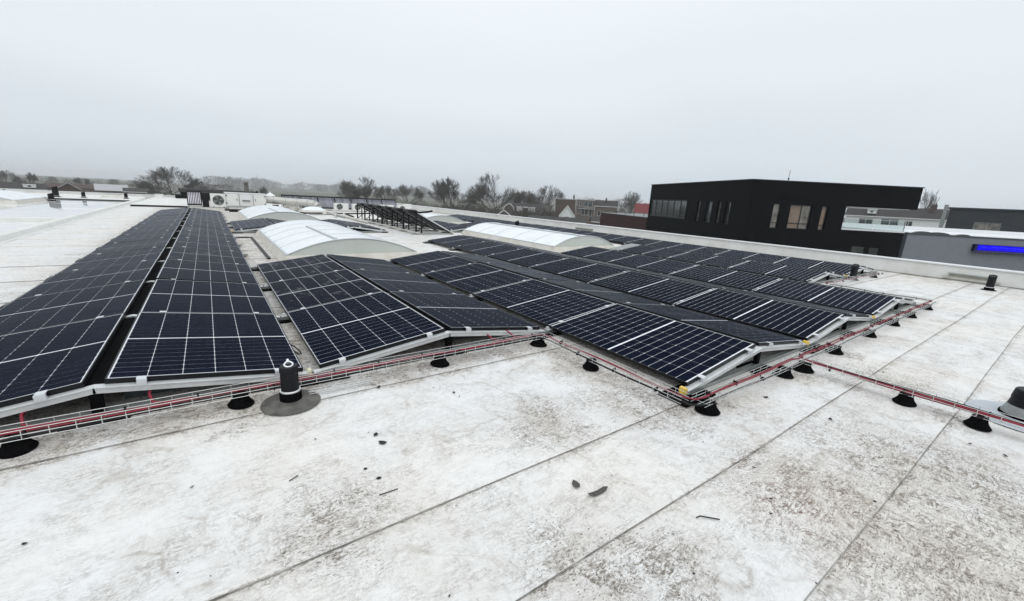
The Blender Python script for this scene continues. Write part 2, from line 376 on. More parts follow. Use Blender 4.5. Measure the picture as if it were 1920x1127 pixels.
# left-hand roof bay beyond the kerb, standing in water
struct(MB().box(-16.4, -5, -0.012, -3.95, 37.4, 0.0).obj('wet_roof', M['wet']))
kb = MB()
kb.extrude([(-3.97, -5, 0.001), (-3.94, -5, 0.115), (-3.80, -5, 0.135), (-3.72, -5, 0.12), (-3.665, -5, 0.02), (-3.60, -5, 0.006), (-3.60, -5, 0.001)], (0, 46.5, 0))
struct(kb.obj('roof_kerb', M['white_flash']))
struct(MB().extrude([(-16.4, 19.50, 0.001), (-16.4, 19.52, 0.10), (-16.4, 19.85, 0.11), (-16.4, 19.95, 0.001)], (12.43, 0, 0)).obj('cross_kerb', M['white_flash']))
rd = struct(MB().box(-3.45, 31.0, 0.006, -0.95, 45.8, 0.10).obj('raised_deck', M['white_flash']))
MB().box(-3.44, 30.93, 0.006, -0.96, 30.998, 0.085).obj('deck_shadow_line', M['black_pl'], rd)  # black strip drawing the shadow line along the deck front
rd2 = struct(MB().box(-16.3, 37.5, 0.0, -3.98, 45.8, 0.07).obj('raised_deck', M['white_flash']))
MB().box(-8.3, 37.42, 0.002, -3.99, 37.498, 0.062).obj('deck_shadow_line', M['black_pl'], rd2)  # same drawn-in shadow line, in black, for the left deck

# parapets
pb = MB(); ya, yb = -5.0, 46.0
pb.hexa([(16.05, ya, 0.006), (16.42, ya, 0.006), (16.42, yb, 0.006), (16.05, yb, 0.006), (16.10, ya, 0.375), (16.42, ya, 0.375), (16.42, yb, 0.375), (16.10, yb, 0.375)])
par = tag(empty('parapet_wall'), 'long white rendered parapet along the right edge of the roof', 'parapet')
pb.obj('upstand', M['white_flash'], par)
for i in range(17):
    y = ya + i * 3.0
    MB().box(16.06, y + 0.006, 0.377, 16.46, min(y + 2.994, yb), 0.405).obj('coping', M['coping'], par)
MB().box(16.052 - 0.06, ya, 0.0065, 16.052, 40, 0.022).obj('gutter_stain', M['drip'], par)
def scupper(y0, y1, label, hood=True):
    t = tag(empty('scupper'), label, 'drain outlet')
    MB().box(16.02, y0, 0.10, 16.068, y1, 0.175).obj('slot', M['drip'], t)
    MB().box(16.03, y0 - 0.12, 0.04, 16.052, y1 + 0.12, 0.098).obj('apron', M['grimy_white'], t)
    MB().hexa([(15.985, y0 - 0.03, 0.177), (16.09, y0 - 0.03, 0.177), (16.09, y1 + 0.03, 0.177), (15.985, y1 + 0.03, 0.177),
               (16.02, y0 - 0.03, 0.20), (16.09, y0 - 0.03, 0.20), (16.09, y1 + 0.03, 0.20), (16.02, y1 + 0.03, 0.20)]).obj('hood', M['galv'], t)
scupper(1.25, 2.05, 'long grey drain slot in the parapet foot beside the right-hand vent pipe')
scupper(15.2, 16.4, 'dark drain slot in the white parapet behind the panel row')
pf = tag(empty('rear_parapet'), 'low pale parapet along the far left edge of the roof', 'parapet')
MB().box(-16.4, 45.8, 0.0, -3.4, 46.1, 0.23).obj('upstand', M['white_flash'], pf)
MB().box(-16.45, 45.76, 0.232, -3.36, 46.14, 0.26).obj('coping', M['coping'], pf)
pf2 = tag(empty('rear_parapet'), 'low pale parapet behind the rooftop machines', 'parapet')
MB().box(-3.3, 45.8, 0.006, 16.0, 46.1, 0.23).obj('upstand', M['white_flash'], pf2)
MB().box(-3.34, 45.76, 0.232, 16.04, 46.14, 0.26).obj('coping', M['coping'], pf2)

# ================================================================= solar arrays
PW, PL, LP, TILT = 1.134, 1.732, 1.742, 0.1332
PWX, RISE = PW * math.cos(TILT), PW * math.sin(TILT)
ZL = 0.1024; Y0 = 1.668; XB = 0.6076; PITCH = 2.4454; GR = 0.062
FH = 0.032          # panel frame height
def panel_meshes():
    fr = MB(); lip = 0.0085
    fr.box(0, 0, -FH, PW, lip, 0.0); fr.box(0, PL - lip, -FH, PW, PL, 0.0)
    fr.box(0, lip, -FH, lip, PL - lip, 0.0); fr.box(PW - lip, lip, -FH, PW, PL - lip, 0.0)
    bk = MB().box(lip, lip, -0.009, PW - lip, PL - lip, -0.0035)
    mx, my, ml = 0.0160, 0.0230, 0.0120
    cw = (PW - mx - ml) / 6; mid = 0.018; ch = (PL - 2 * my - mid) / 18
    gx, gy, c = 0.0017, 0.0023, 0.0065
    def cell(b, x0, y0):
        x1, y1 = x0 + cw - gx, y0 + ch - gy; x0 += gx; y0 += gy
        ring = [(x0+c, y0), (x1-c, y0), (x1, y0+c*.7), (x1, y1-c*.7), (x1-c, y1), (x0+c, y1), (x0, y1-c*.7), (x0, y0+c*.7)]
        b.add([(x, y, -0.0022) for x, y in ring], [tuple(range(8))])
        b.add([(x, y, -0.0022) for x, y in ring] + [(x, y, -0.0033) for x, y in ring], [(i+8, (i+1) % 8 + 8, (i+1) % 8, i) for i in range(8)])
    spots = []
    for i in range(6):
        for j in range(18):
            spots.append((ml + i * cw, my + j * ch + (mid if j >= 9 else 0)))
    allc = MB()
    for x, y in spots: cell(allc, x, y)
    one = MB(); cell(one, 0, 0)
    return fr.mesh('frame', M['frame']), bk.mesh('backsheet', M['back']), allc.mesh('cells', M['cell']), one.mesh('cell', M['cell']), spots
ME_FRAME, ME_BACK, ME_CELLS, ME_CELL, CELL_SPOTS = panel_meshes()
ME_CELLS_DUSTY = ME_CELLS.copy(); ME_CELLS_DUSTY.materials[0] = M['cell_dusty']
ME_CELL_DUSTY = ME_CELL.copy(); ME_CELL_DUSTY.materials[0] = M['cell_dusty']

def px_size(p):     # photo pixels per metre at a point, and its foreshortening, to decide how finely a panel is split
    v = Vector(p) - Vector((0, 0, CAM_H)); fwd = Vector((CAM_ROT[0][2], CAM_ROT[1][2], CAM_ROT[2][2]))
    return 776.6 / max(0.1, v.dot(fwd)), abs(v.normalized().z)
N_SPLIT = [0]
def solar_panel(side, xv, y, label, group, dusty=False):
    """side L rises towards +X, side R rises towards -X; xv is its low edge"""
    jt = random.uniform(-0.0035, 0.0035); jz = random.uniform(-0.0015, 0.0015)
    if side == 'L': t = empty('solar_panel', (xv, y + 0.005, ZL + jz), (random.uniform(-.0015, .0015), -TILT + jt, 0))
    else: t = empty('solar_panel', (xv, y + 0.005 + PL, ZL + jz), (random.uniform(-.0015, .0015), -TILT + jt, math.pi))
    tag(t, label, 'solar panel', group)
    inst('frame', ME_FRAME, t); inst('backsheet', ME_BACK, t)
    cx = xv + (0.56 if side == 'L' else -0.56)
    k, s = px_size((cx, y + 0.87, 0.17))
    if k * math.sqrt(0.181 * 0.092 * max(s, 0.05)) > 9.5 and N_SPLIT[0] < 30:
        N_SPLIT[0] += 1
        me = ME_CELL_DUSTY if dusty else ME_CELL
        for x, yy in CELL_SPOTS: inst('cell', me, t, (x, yy, 0))
    else:
        stuff(inst('cell_grid', ME_CELLS_DUSTY if dusty else ME_CELLS, t))
    return t

# ---- support frames: one under every joint between panels
def frame_parts(wl=True, wr=True, gr=GR, end=0):
    ct, st = math.cos(TILT), math.sin(TILT)
    d = FH + 0.024
    P = {}
    def on(x, off):   # point under the left slope, x measured along the slope, off = below the panel face
        return (x * ct + off * st, -off * ct + x * st)
    def rail(mirror, x0, x1):
        b = MB(); a = on(x0, d); c = on(x1, d)
        f = (lambda p: (2 * PWX + gr - p[0], 0, ZL + p[1])) if mirror else (lambda p: (p[0], 0, ZL + p[1]))
        b.beam(f(a), f(c), 0.042, 0.044)
        # folded lip along the top
        a2 = on(x0, d - 0.018); c2 = on(x1, d - 0.018); b.beam(f(a2), f(c2), 0.066, 0.004)
        return b
    P['rail'] = [rail(m, -0.055, PW + gr / 2 - 0.002) for m, w in ((False, wl), (True, wr)) if w]
    xa, xb = (-0.10 if wl else PWX), (2 * PWX + gr + 0.10 if wr else PWX + gr)
    P['base_rail'] = [MB().box(xa, -0.026, 0.021, xb, 0.026, 0.027).add([], []).box(xa, -0.026, 0.0275, xb, -0.021, 0.052).box(xa, 0.021, 0.0275, xb, 0.026, 0.052)]
    xr = PWX + gr / 2
    P['upright'] = [MB().box(xr - 0.03, -0.018, 0.0525, xr + 0.03, 0.018, ZL + RISE - FH - 0.05)]
    P['foot_pad'] = [MB().box(x - 0.17, -0.10, 0.006, x + 0.15, 0.10, 0.0205) for x in [xr]] + [MB().box(x - (0.22 if end < 0 else 0.13), -0.13 if end < 0 else -0.10, 0.006, x + 0.20, 0.13 if end < 0 else 0.10, 0.0205) for x in ([0.0] if wl else [])] + [MB().box(x - 0.10, -0.10, 0.0058, x + 0.10, 0.10, 0.0200) for x in ([2 * PWX + gr - 0.05] if wr else [])]
    cl = []
    for m, w in ((False, wl), (True, wr)):
        if not w: continue
        for x in (PW * 0.155, PW * 0.845):
            f = (lambda p: (2 * PWX + gr - p[0], ZL + p[1])) if m else (lambda p: (p[0], ZL + p[1]))
            a = f(on(x - 0.025, -0.0035)); c = f(on(x + 0.025, -0.0035))
            cl.append((a, c))
    P['clamp'] = cl
    return P
FRAME_CACHE = {}
def support_frame(xv, y, wl, wr, end, label, group, gr=GR, cap='yellow', ridge=True):
    """end: -1 near end, +1 far end, 0 between two panels"""
    key = (wl, wr, end, round(gr, 3))
    if key not in FRAME_CACHE:
        P = frame_parts(wl, wr, gr, end); C = {}
        for nm in ('rail', 'base_rail', 'upright', 'foot_pad'):
            C[nm] = [b.mesh(nm, {'rail': M['alu'], 'base_rail': M['galv'], 'upright': M['rubber'], 'foot_pad': M['rubber']}[nm]) for b in P[nm]]
        cl = []
        for a, c in P['clamp']:
            b = MB(); w = 0.046
            b.beam((a[0], 0, a[1]), (c[0], 0, c[1]), w if end == 0 else 0.05, 0.0045)
            if end:      # end clamp: a z-shaped block gripping the outer side of the frame
                yy = 0.022 * end
                b.beam((a[0], yy, a[1] - 0.021), (c[0], yy, c[1] - 0.021), 0.020, 0.037)
            else:
                b.beam((a[0], 0, a[1] - 0.012), (c[0], 0, c[1] - 0.012), 0.012, 0.019)
            cl.append(b.mesh('clamp', M['clamp']))
        C['clamp'] = cl
        cp = MB().hexa([(-0.098, -0.028, 0.034), (-0.056, -0.028, 0.034), (-0.056, 0.028, 0.034), (-0.098, 0.028, 0.034),
                        (-0.088, -0.028, 0.084), (-0.064, -0.028, 0.090), (-0.064, 0.028, 0.090), (-0.088, 0.028, 0.084)])
        C['cap'] = cp.mesh('end_cap', M['yellow']); C['cap2'] = cp.mesh('end_cap', M['pale_yellow'])
        C['clip'] = MB().box(-0.040, -0.015, 0.058, -0.012, 0.015, 0.090).mesh('valley_clip', M['clamp'])
        xm = PWX + gr / 2; hw = gr / 2 + 0.05; zt = ZL + RISE - FH - 0.012
        C['ridge'] = MB().box(xm - hw, 0.03, zt - 0.006, xm + hw, LP - 0.03, zt).mesh('ridge_gap_shade', M['rubber'])  # black strip added so the ridge gap looks as dark as shade
        FRAME_CACHE[key] = C
    C = FRAME_CACHE[key]
    t = tag(empty('support_frame', (xv, y, 0)), label, 'frame', group)
    for nm in ('rail', 'base_rail', 'upright', 'foot_pad', 'clamp'):
        for me in C[nm]: inst(nm, me, t)
    if wl and cap == 'clip': inst('valley_clip', C['clip'], t)
    elif wl and cap: inst('end_cap', C['cap' if cap == 'yellow' else 'cap2'], t)
    if wl and wr and ridge: inst('ridge_gap_shade', C['ridge'], t)
    return t

def array(x, n0, n1, desc, left=True, right=True, gr=GR, dx_left=0.0, cap='yellow', dusty=(), farcap=True):
    g = 'solar panels of the ' + desc; cnt = n1 - n0
    xl, xr = x + dx_left, x + 2 * PWX + gr + dx_left
    for i in range(cnt):
        y = Y0 + (n0 + i) * LP
        for side, on, xv in (('L', left, xl), ('R', right, xr)):
            if on:
                word = 'left' if side == 'L' else 'right'
                solar_panel(side, xv, y, 'solar panel %s from near end, %s slope, %s' % (ORD[i], word, desc), g, (side, i) in dusty)
    for i in range(cnt + 1):
        y = Y0 + (n0 + i) * LP
        end = -1 if i == 0 else (1 if i == cnt else 0)
        yy = y + (-0.012 if end == -1 else (0.012 if end == 1 else 0.0))
        lab = ('aluminium support frame at the %s end of %s' % ('near' if end < 0 else 'far', desc)) if end else \
              ('aluminium support frame under the %s panel joint of %s' % (ORD[i-1], desc))
        support_frame(xl, yy, left, right, end, lab, 'support frames of the ' + desc, gr, cap if end < 0 else 'clip', ridge=i < cnt)

XA = XB - PITCH + 0.0272
array(XA, 1, 14, 'long leftmost array', gr=0.098, dx_left=-0.045, cap='pale', dusty=(('R', 3), ('L', 4), ('R', 6)))
array(XB, 1, 4, 'short array beside the leftmost one', cap='pale', dusty=(('L', 2), ('L', 1)))
array(XB + PITCH, 0, 4, 'array jutting nearest the camera', gr=0.075)
array(XB + 2 * PITCH, 0, 6, 'second array from the tray corner', gr=0.075)
array(XB + 3 * PITCH, 0, 4, 'third array from the tray corner')
array(XB + 4 * PITCH, 1, 4, 'short array one row from the parapet')
array(XB + 5 * PITCH, 1, 14, 'long array along the parapet')
array(XB, 8, 10, 'small array behind the left skylight')
array(XB + PITCH, 8, 10, 'small array left of the collector rack')
array(XB + 3 * PITCH, 8, 10, 'small array right of the collector rack')
array(XB + 4 * PITCH, 8, 10, 'small array behind the right skylight')

# ballast slabs lying under the open ends of the arrays
def ballast(x, y, rz, label):
    tag(inst('ballast_slab', BALLAST, None, (x, y, 0.0065), (0, 0, rz)), label, 'paving slab', 'ballast slabs under the panels')
_b = MB().box(-0.25, -0.15, 0, 0.25, 0.15, 0.045); BALLAST = _b.mesh('ballast_slab', M['ballast'])
for x, y, rz, l in ((-0.35, 3.80, 0.05, 'dark concrete slab in the shade under the leftmost array'), (2.15, 3.85, -0.08, 'dark blue-grey slab under the near end of the short array'),
                    (1.55, 3.95, 0.12, 'second dark slab under the near end of the short array'), (4.15, 2.05, 0.03, 'dark slab under the near end of the foremost array'),
                    (4.75, 2.15, 0.10, 'blue-grey slab under the ridge of the foremost array'), (5.2, 2.0, -0.05, 'slab under the right slope of the foremost array'),
                    (6.7, 2.1, 0.04, 'dark slab under the ridge of the second array'), (9.2, 2.1, 0.04, 'dark slab under the third array ridge')):
    ballast(x, y, rz, l)

# ================================================================= cable trays, cables, feet
TIE = MB().box(-0.004, -0.016, -0.018, 0.004, 0.016, 0.016).box(-0.006, 0.016, 0.0, 0.006, 0.020, 0.024).mesh('cable_tie', M['blackcable'])
def tray(path, width, z, label, step=0.105, h=0.055):
    """wire basket tray following an XY polyline; wires are bent at the corners"""
    t = tag(empty('cable_tray', (path[0][0], path[0][1], 0)), label, 'cable tray', 'wire cable trays')
    o = Vector((path[0][0], path[0][1], 0))
    pts = [Vector((p[0], p[1], 0)) for p in path]
    def offset(k):
        out = []
        for i, p in enumerate(pts):
            d0 = (pts[i] - pts[i-1]).normalized() if i > 0 else (pts[1] - pts[0]).normalized()
            d1 = (pts[i+1] - pts[i]).normalized() if i < len(pts) - 1 else d0
            n0 = Vector((-d0.y, d0.x, 0)); n1 = Vector((-d1.y, d1.x, 0)); m = (n0 + n1)
            m = m / max(0.3, m.dot(n0)); out.append(p + m * k)
        return out
    r = 0.0021
    for k, zz, nm in ((-width/2, z + h, 'side_wire'), (-width/2, z + h/2, 'side_wire'), (width/2, z + h, 'side_wire'), (width/2, z + h/2, 'side_wire'),
                      (-width/2, z, 'floor_wire'), (0, z, 'floor_wire'), (width/2, z, 'floor_wire')):
        MB().tube([p + Vector((0, 0, zz)) - o for p in offset(k)], r, 5).obj(nm, M['wire'], t)
    b = MB()
    for i in range(len(pts) - 1):
        a, c = pts[i], pts[i+1]; L = (c - a).length; d = (c - a).normalized(); nrm = Vector((-d.y, d.x, 0)); s = step / 2
        while s < L:
            p = a + d * s
            b.tube([p + nrm * (width/2) + Vector((0,0,z+h)) - o, p + nrm * (width/2) + Vector((0,0,z)) - o, p - nrm * (width/2) + Vector((0,0,z)) - o, p - nrm * (width/2) + Vector((0,0,z+h)) - o], r, 4)
            s += step
    stuff(b.obj('cross_wires', M['wire'], t))
    for i in range(len(pts) - 1):      # black ties binding the leads to the basket
        a, c = pts[i], pts[i+1]; L = (c - a).length; d = (c - a).normalized(); nrm = Vector((-d.y, d.x, 0)); s = 0.2
        while s < L and width > 0.06:
            p = a + d * s + nrm * random.choice((-0.035, 0.03, 0.035)) - o
            inst('cable_tie', TIE, t, (p.x, p.y, z + 0.014), (0, 0, math.atan2(d.y, d.x))); s += random.uniform(0.28, 0.55)
    return t
TZ = 0.088
tray([(-3.3, 3.17), (2.74, 3.17)], 0.10, TZ, 'wire cable tray along the near end of the left arrays')
tray([(2.745, 3.11), (2.745, 1.50)], 0.10, TZ, 'wire cable tray running toward the camera beside the foremost array', step=0.13)
tray([(2.80, 1.43), (10.55, 1.43)], 0.11, TZ, 'wire cable tray along the near end of the right arrays', step=0.13)
tray([(10.58, 1.49), (10.58, 3.05)], 0.10, TZ - 0.02, 'dark cable tray leading back toward the parapet arrays', step=0.16)
tray([(10.55, 3.12), (14.6, 3.12)], 0.10, TZ - 0.02, 'wire cable tray in front of the parapet arrays', step=0.16)
tray([(4.60, 1.36), (4.56, -1.6)], 0.10, TZ, 'cable tray branching off across the open roof at right', step=0.12)
tray([(0.47, 3.095), (0.93, 3.095)], 0.045, 0.012, 'short spare length of wire tray lying behind the anchor post', step=0.1, h=0.03)

def wander(a, b, amp, z, n=26, seed=0, zamp=0.006):
    rr = random.Random(seed); a, b = Vector((a[0], a[1], z)), Vector((b[0], b[1], z)); d = (b - a); L = d.length; nrm = Vector((-d.y, d.x, 0)).normalized()
    p1, p2, f1, f2 = rr.random()*6, rr.random()*6, rr.uniform(2, 4), rr.uniform(6, 10)
    return [a + d * (i / n) + nrm * (amp * (math.sin(p1 + f1 * i / n * L / 2) * .7 + math.sin(p2 + f2 * i / n * L / 2) * .3)) + Vector((0, 0, zamp * math.sin(p2 + f1 * 1.7 * i / n * L))) for i in range(n + 1)]
def cable(pts, r, m, label, group=None):
    o = pts[0]; e = MB().tube([Vector(p) - Vector(o) for p in pts], r, 6).obj('cable', m, None, True); e.location = o
    return tag(e, label, 'cable', group)
ZC = TZ + 0.016
# left run: a bundle of red leads with one black lead
for k in range(3):
    cable(wander((-3.3, 3.185 + 0.013 * k), (2.70, 3.190 + 0.010 * k), 0.006, ZC + 0.004 * (k % 2), 60, k), 0.0056, M['red'],
          '%s red lead in the tray along the left arrays' % ('foremost', 'middle', 'rearmost')[k], 'red leads in the left tray')
cable(wander((-3.3, 3.137), (2.66, 3.14), 0.004, TZ + 0.012, 60, 9), 0.0085, M['blackcable'], 'black cable along the front of the left tray')
# down the side to the corner
for k in range(2):
    cable([Vector((2.70, 3.19 + 0.01 * k, ZC)), Vector((2.765, 3.17, ZC + .01)), Vector((2.775 + 0.011 * k, 3.08, ZC))] + wander((2.776 + 0.011 * k, 3.0), (2.778 + 0.011 * k, 1.62), 0.004, ZC, 16, 20 + k)
          + [Vector((2.785 + .01 * k, 1.53, ZC)), Vector((2.83, 1.465, ZC)), Vector((2.93, 1.447 + 0.008 * k, ZC))] + wander((3.05, 1.448 + .008 * k), (4.50, 1.46 + 0.008 * k), 0.006, ZC, 16, 30 + k)
          + [Vector((4.585, 1.42, ZC + .012))], 0.0055, M['red'], '%s red lead bending round the tray corner below the foremost array' % ('outer', 'inner')[k], 'red leads round the tray corner')
cable([Vector((2.66, 3.14, TZ + .012)), Vector((2.705, 3.10, TZ + .012))] + wander((2.708, 3.0), (2.708, 1.55), 0.003, TZ + 0.012, 14, 41)
      + [Vector((2.72, 1.44, TZ + .012)), Vector((2.80, 1.392, TZ + .012))] + wander((2.9, 1.39), (10.4, 1.392), 0.004, TZ + 0.012, 50, 42), 0.0075, M['blackcable'], 'long black cable along the outer edge of the right tray')
for k in range(2):
    cable([Vector((4.60, 1.40, ZC + 0.02)), Vector((4.66, 1.44 + 0.01 * k, ZC + .01))] + wander((4.8, 1.45 + 0.013 * k), (10.45, 1.45 + 0.012 * k), 0.010, ZC + 0.004 * k, 50, 50 + k), 0.006, M['red'],
          '%s red lead along the near end of the right arrays' % ('foremost', 'rearmost')[k], 'red leads in the right tray')
for k in range(4):
    cable([Vector((4.60, 1.44, ZC + 0.022)), Vector((4.60 + 0.008 * k, 1.36, ZC + .012))] + wander((4.585 + 0.012 * k, 1.22), (4.525 + 0.016 * k, -1.6), 0.013, ZC + 0.004 * (k % 2), 34, 70 + k), 0.0052, M['red'],
          '%s red lead of the bundle crossing the open roof' % ('first', 'second', 'third', 'last')[k], 'red leads crossing the roof')
for k in range(2):
    cable(wander((4.635 + .012 * k, 1.34), (4.60 + .012 * k, -1.6), 0.006, ZC + 0.006, 30, 80 + k), 0.0095, M['blackcable'], '%s black cable on the right side of the branch tray' % ('thick', 'thin')[k])
cable(wander((10.58, 1.49), (10.58, 3.05), 0.006, TZ + .0, 12, 90), 0.009, M['blackcable'], 'black cable in the tray leading to the parapet arrays')
cable(wander((10.6, 3.13), (14.4, 3.13), 0.006, TZ + .0, 20, 91), 0.009, M['red'], 'red lead in the tray before the parapet arrays')
# leads hanging out from under the panels into the tray
def hang(x, label, x1=None, m='red'):
    x1 = x + 0.22 if x1 is None else x1
    cable([Vector((x, 3.46, 0.14)), Vector((x - 0.01, 3.36, 0.13)), Vector((x + 0.01, 3.28, 0.10)), Vector((x + 0.07, 3.22, 0.105)), Vector((x1, 3.195, 0.112))], 0.0085, M[m], label)
hang(-0.98, 'red lead dropping from the left slope of the leftmost array'); hang(-0.42, 'red lead dropping from the ridge of the leftmost array')
hang(2.20, 'red lead looping under the near end of the short array'); hang(2.45, 'second red lead looping under the short array', 2.6)
cable([Vector((0.47, 4.05, 0.10)), Vector((0.515, 4.0, 0.085)), Vector((0.545, 3.93, 0.06)), Vector((0.55, 3.87, 0.05)), Vector((0.525, 3.86, 0.055)), Vector((0.49, 3.90, 0.085)), Vector((0.46, 3.96, 0.10))], 0.006, M['blackcable'],
      'small black cable loop in the gap beside the leftmost array')

FOOT = MB().lathe([(0.082, 0.0), (0.084, 0.007), (0.073, 0.020), (0.059, 0.040), (0.051, 0.062), (0.049, 0.078), (0.048, 0.0855), (0.0, 0.0855)], 22).mesh('rubber_base', M['rubber'], True)
FOOT_CLIP = MB().box(-0.06, -0.016, 0, 0.06, 0.016, 0.007).mesh('clip', M['black_pl'])
def tray_foot(x, y, rz, label):
    t = tag(empty('tray_foot', (x, y, 0.006), (0, 0, rz)), label, 'tray foot', 'rubber feet under the cable trays')
    s = random.uniform(0.96, 1.04); inst('rubber_base', FOOT, t, (0, 0, 0), (0, 0, random.random()), (1.08 * s, 0.92 * s, 0.94)); inst('clip', FOOT_CLIP, t, (0, 0, 0.0805))
for x, y, rz, l in ((-0.98, 3.18, 1.57, 'black rubber foot at the left edge of the picture'), (0.055, 3.185, 1.57, 'black rubber foot just left of the anchor post'),
                    (1.565, 3.18, 1.57, 'black rubber foot before the short array, middle of the left tray'), (2.70, 3.165, 1.57, 'black rubber foot at the inner tray corner'),
                    (2.745, 2.45, 0, 'black rubber foot on the short tray run toward camera'), (2.93, 1.415, 1.57, 'black rubber foot at the outer tray corner by the yellow cap'),
                    (4.27, 1.425, 1.57, 'black rubber foot just left of the tray junction'), (4.60, 1.375, 1.57, 'black rubber foot right under the tray junction'),
                    (5.56, 1.42, 1.57, 'black rubber foot, first to the right of the junction'), (6.83, 1.43, 1.57, 'black rubber foot, second to the right of the junction'),
                    (7.93, 1.43, 1.57, 'black rubber foot, third to the right of the junction'), (8.9, 1.43, 1.57, 'black rubber foot, fourth to the right of the junction'),
                    (10.04, 1.44, 1.57, 'black rubber foot, last of the right tray'), (4.585, 0.62, 0, 'black rubber foot, first on the branch tray'), (4.57, 0.20, 0, 'black rubber foot beside the grey flashing disc'),
                    (13.9, 3.12, 1.57, 'small black rubber foot before the parapet array')):
    tray_foot(x, y, rz, l)

# ================================================================= roof penetrations
def lathe_obj(prof, name, m, parent, n=28, c=(0,0,0), ang=35):
    return smooth_by_angle(MB().lathe(prof, n, c).obj(name, m, parent), ang)
t = tag(empty('anchor_post', (0.347, 3.05, 0.006)), 'black roof anchor post with steel eye and white band on a round grey flashing', 'anchor post')
lathe_obj([(0.190, 0.0), (0.188, 0.006), (0.125, 0.016), (0.088, 0.030), (0.0, 0.030)], 'flashing_disc', M['grey_flash'], t, 40)
lathe_obj([(0.071, 0.028), (0.070, 0.085), (0.064, 0.092), (0.0, 0.092)], 'collar', M['rubber'], t)
lathe_obj([(0.0655, 0.091), (0.0665, 0.094), (0.0665, 0.102), (0.0645, 0.104), (0.0, 0.104)], 'clamp_band', M['band'], t)
lathe_obj([(0.058, 0.103), (0.057, 0.235), (0.060, 0.238), (0.060, 0.268), (0.054, 0.278), (0.0, 0.279)], 'body', M['black_pl'], t)
eb = MB(); ring = []
for k in range(18):
    a = 2 * math.pi * k / 18; ring.append(Vector(((0.027 - 0.012 * max(0, math.sin(a))) * math.cos(a), -0.004 + 0.024 * math.sin(a), 0.291 + 0.012 * math.sin(a))))
eb.tube(ring + [ring[0]], 0.0062, 8, False); eb.tube([(0, 0.024, 0.279), (0, 0.024, 0.318)], [0.011, 0.008], 10)
eb.obj('eye', M['band'], t, True)

t = tag(empty('vent_stub', (5.10, 0.0, 0.006)), 'wide black-capped vent stub on a pale grey disc at the right picture edge', 'vent pipe')
lathe_obj([(0.33, 0.0), (0.327, 0.006), (0.16, 0.020), (0.14, 0.026), (0.0, 0.026)], 'flashing_disc', M['grey_flash2'], t, 44)
lathe_obj([(0.152, 0.022), (0.150, 0.040), (0.0, 0.040)], 'foot_ring', M['rubber'], t, 36)
lathe_obj([(0.143, 0.039), (0.120, 0.110), (0.0, 0.110)], 'sleeve', M['galv'], t, 36)
lathe_obj([(0.118, 0.109), (0.108, 0.165), (0.112, 0.168), (0.102, 0.235), (0.094, 0.243), (0.0, 0.244)], 'cap', M['black_pl'], t, 36)

def vent_pipe(x, y, h, r, label, z=0.006, lean=0.0, slant=True):
    t = tag(empty('vent_pipe', (x, y, z), (0, lean, 0)), label, 'vent pipe', 'black roof vent pipes')
    lathe_obj([(r * 1.9, 0.0), (r * 1.85, 0.008), (r * 1.25, 0.02), (r * 1.2, 0.06), (0, 0.06)], 'flashing', M['rubber'], t, 20)
    lathe_obj([(r * 1.03, 0.06), (r * 1.05, 0.062), (r * 1.05, 0.078), (0, 0.078)], 'band', M['band'], t, 20)
    b = MB(); n = 20; lo, hi = [], []
    for k in range(n):
        a = 2 * math.pi * k / n; lo.append((r * math.cos(a), r * math.sin(a), 0.077)); hi.append((r * math.cos(a), r * math.sin(a), h + (0.35 * r * math.cos(a) if slant else 0)))
    b.add(lo + hi, [(k, (k+1) % n, n + (k+1) % n, n + k) for k in range(n)] + [tuple(range(n, 2*n)), tuple(reversed(range(n)))])
    smooth_by_angle(b.obj('pipe', M['black_pl'], t)); return t
vent_pipe(14.72, 1.18, 0.34, 0.07, 'black vent pipe standing near the right parapet beside the drain slot')
vent_pipe(12.76, 3.255, 0.36, 0.07, 'black vent pipe at the near end of the parapet arrays')
vent_pipe(12.35, 27.6, 0.30, 0.10, 'small black vent pipe beyond the far right skylight')
vent_pipe(12.45, 16.9, 0.42, 0.10, 'black vent pipe behind the right skylight dome')
vent_pipe(-7.25, 35.2, 0.40, 0.13, 'short black vent pipe mirrored in the wet roof', 0.001)
vent_pipe(-7.9, 39.5, 0.62, 0.15, 'tallest black vent pipe on the flooded left roof', 0.071)
vent_pipe(-6.65, 39.6, 0.36, 0.10, 'black vent pipe right of the tallest one on the left roof', 0.071)
vent_pipe(-4.62, 40.2, 0.36, 0.10, 'black vent pipe close to the kerb on the left roof', 0.071)
vent_pipe(-9.9, 38.6, 0.34, 0.10, 'leftmost black vent pipe behind the far left skylight', 0.071)

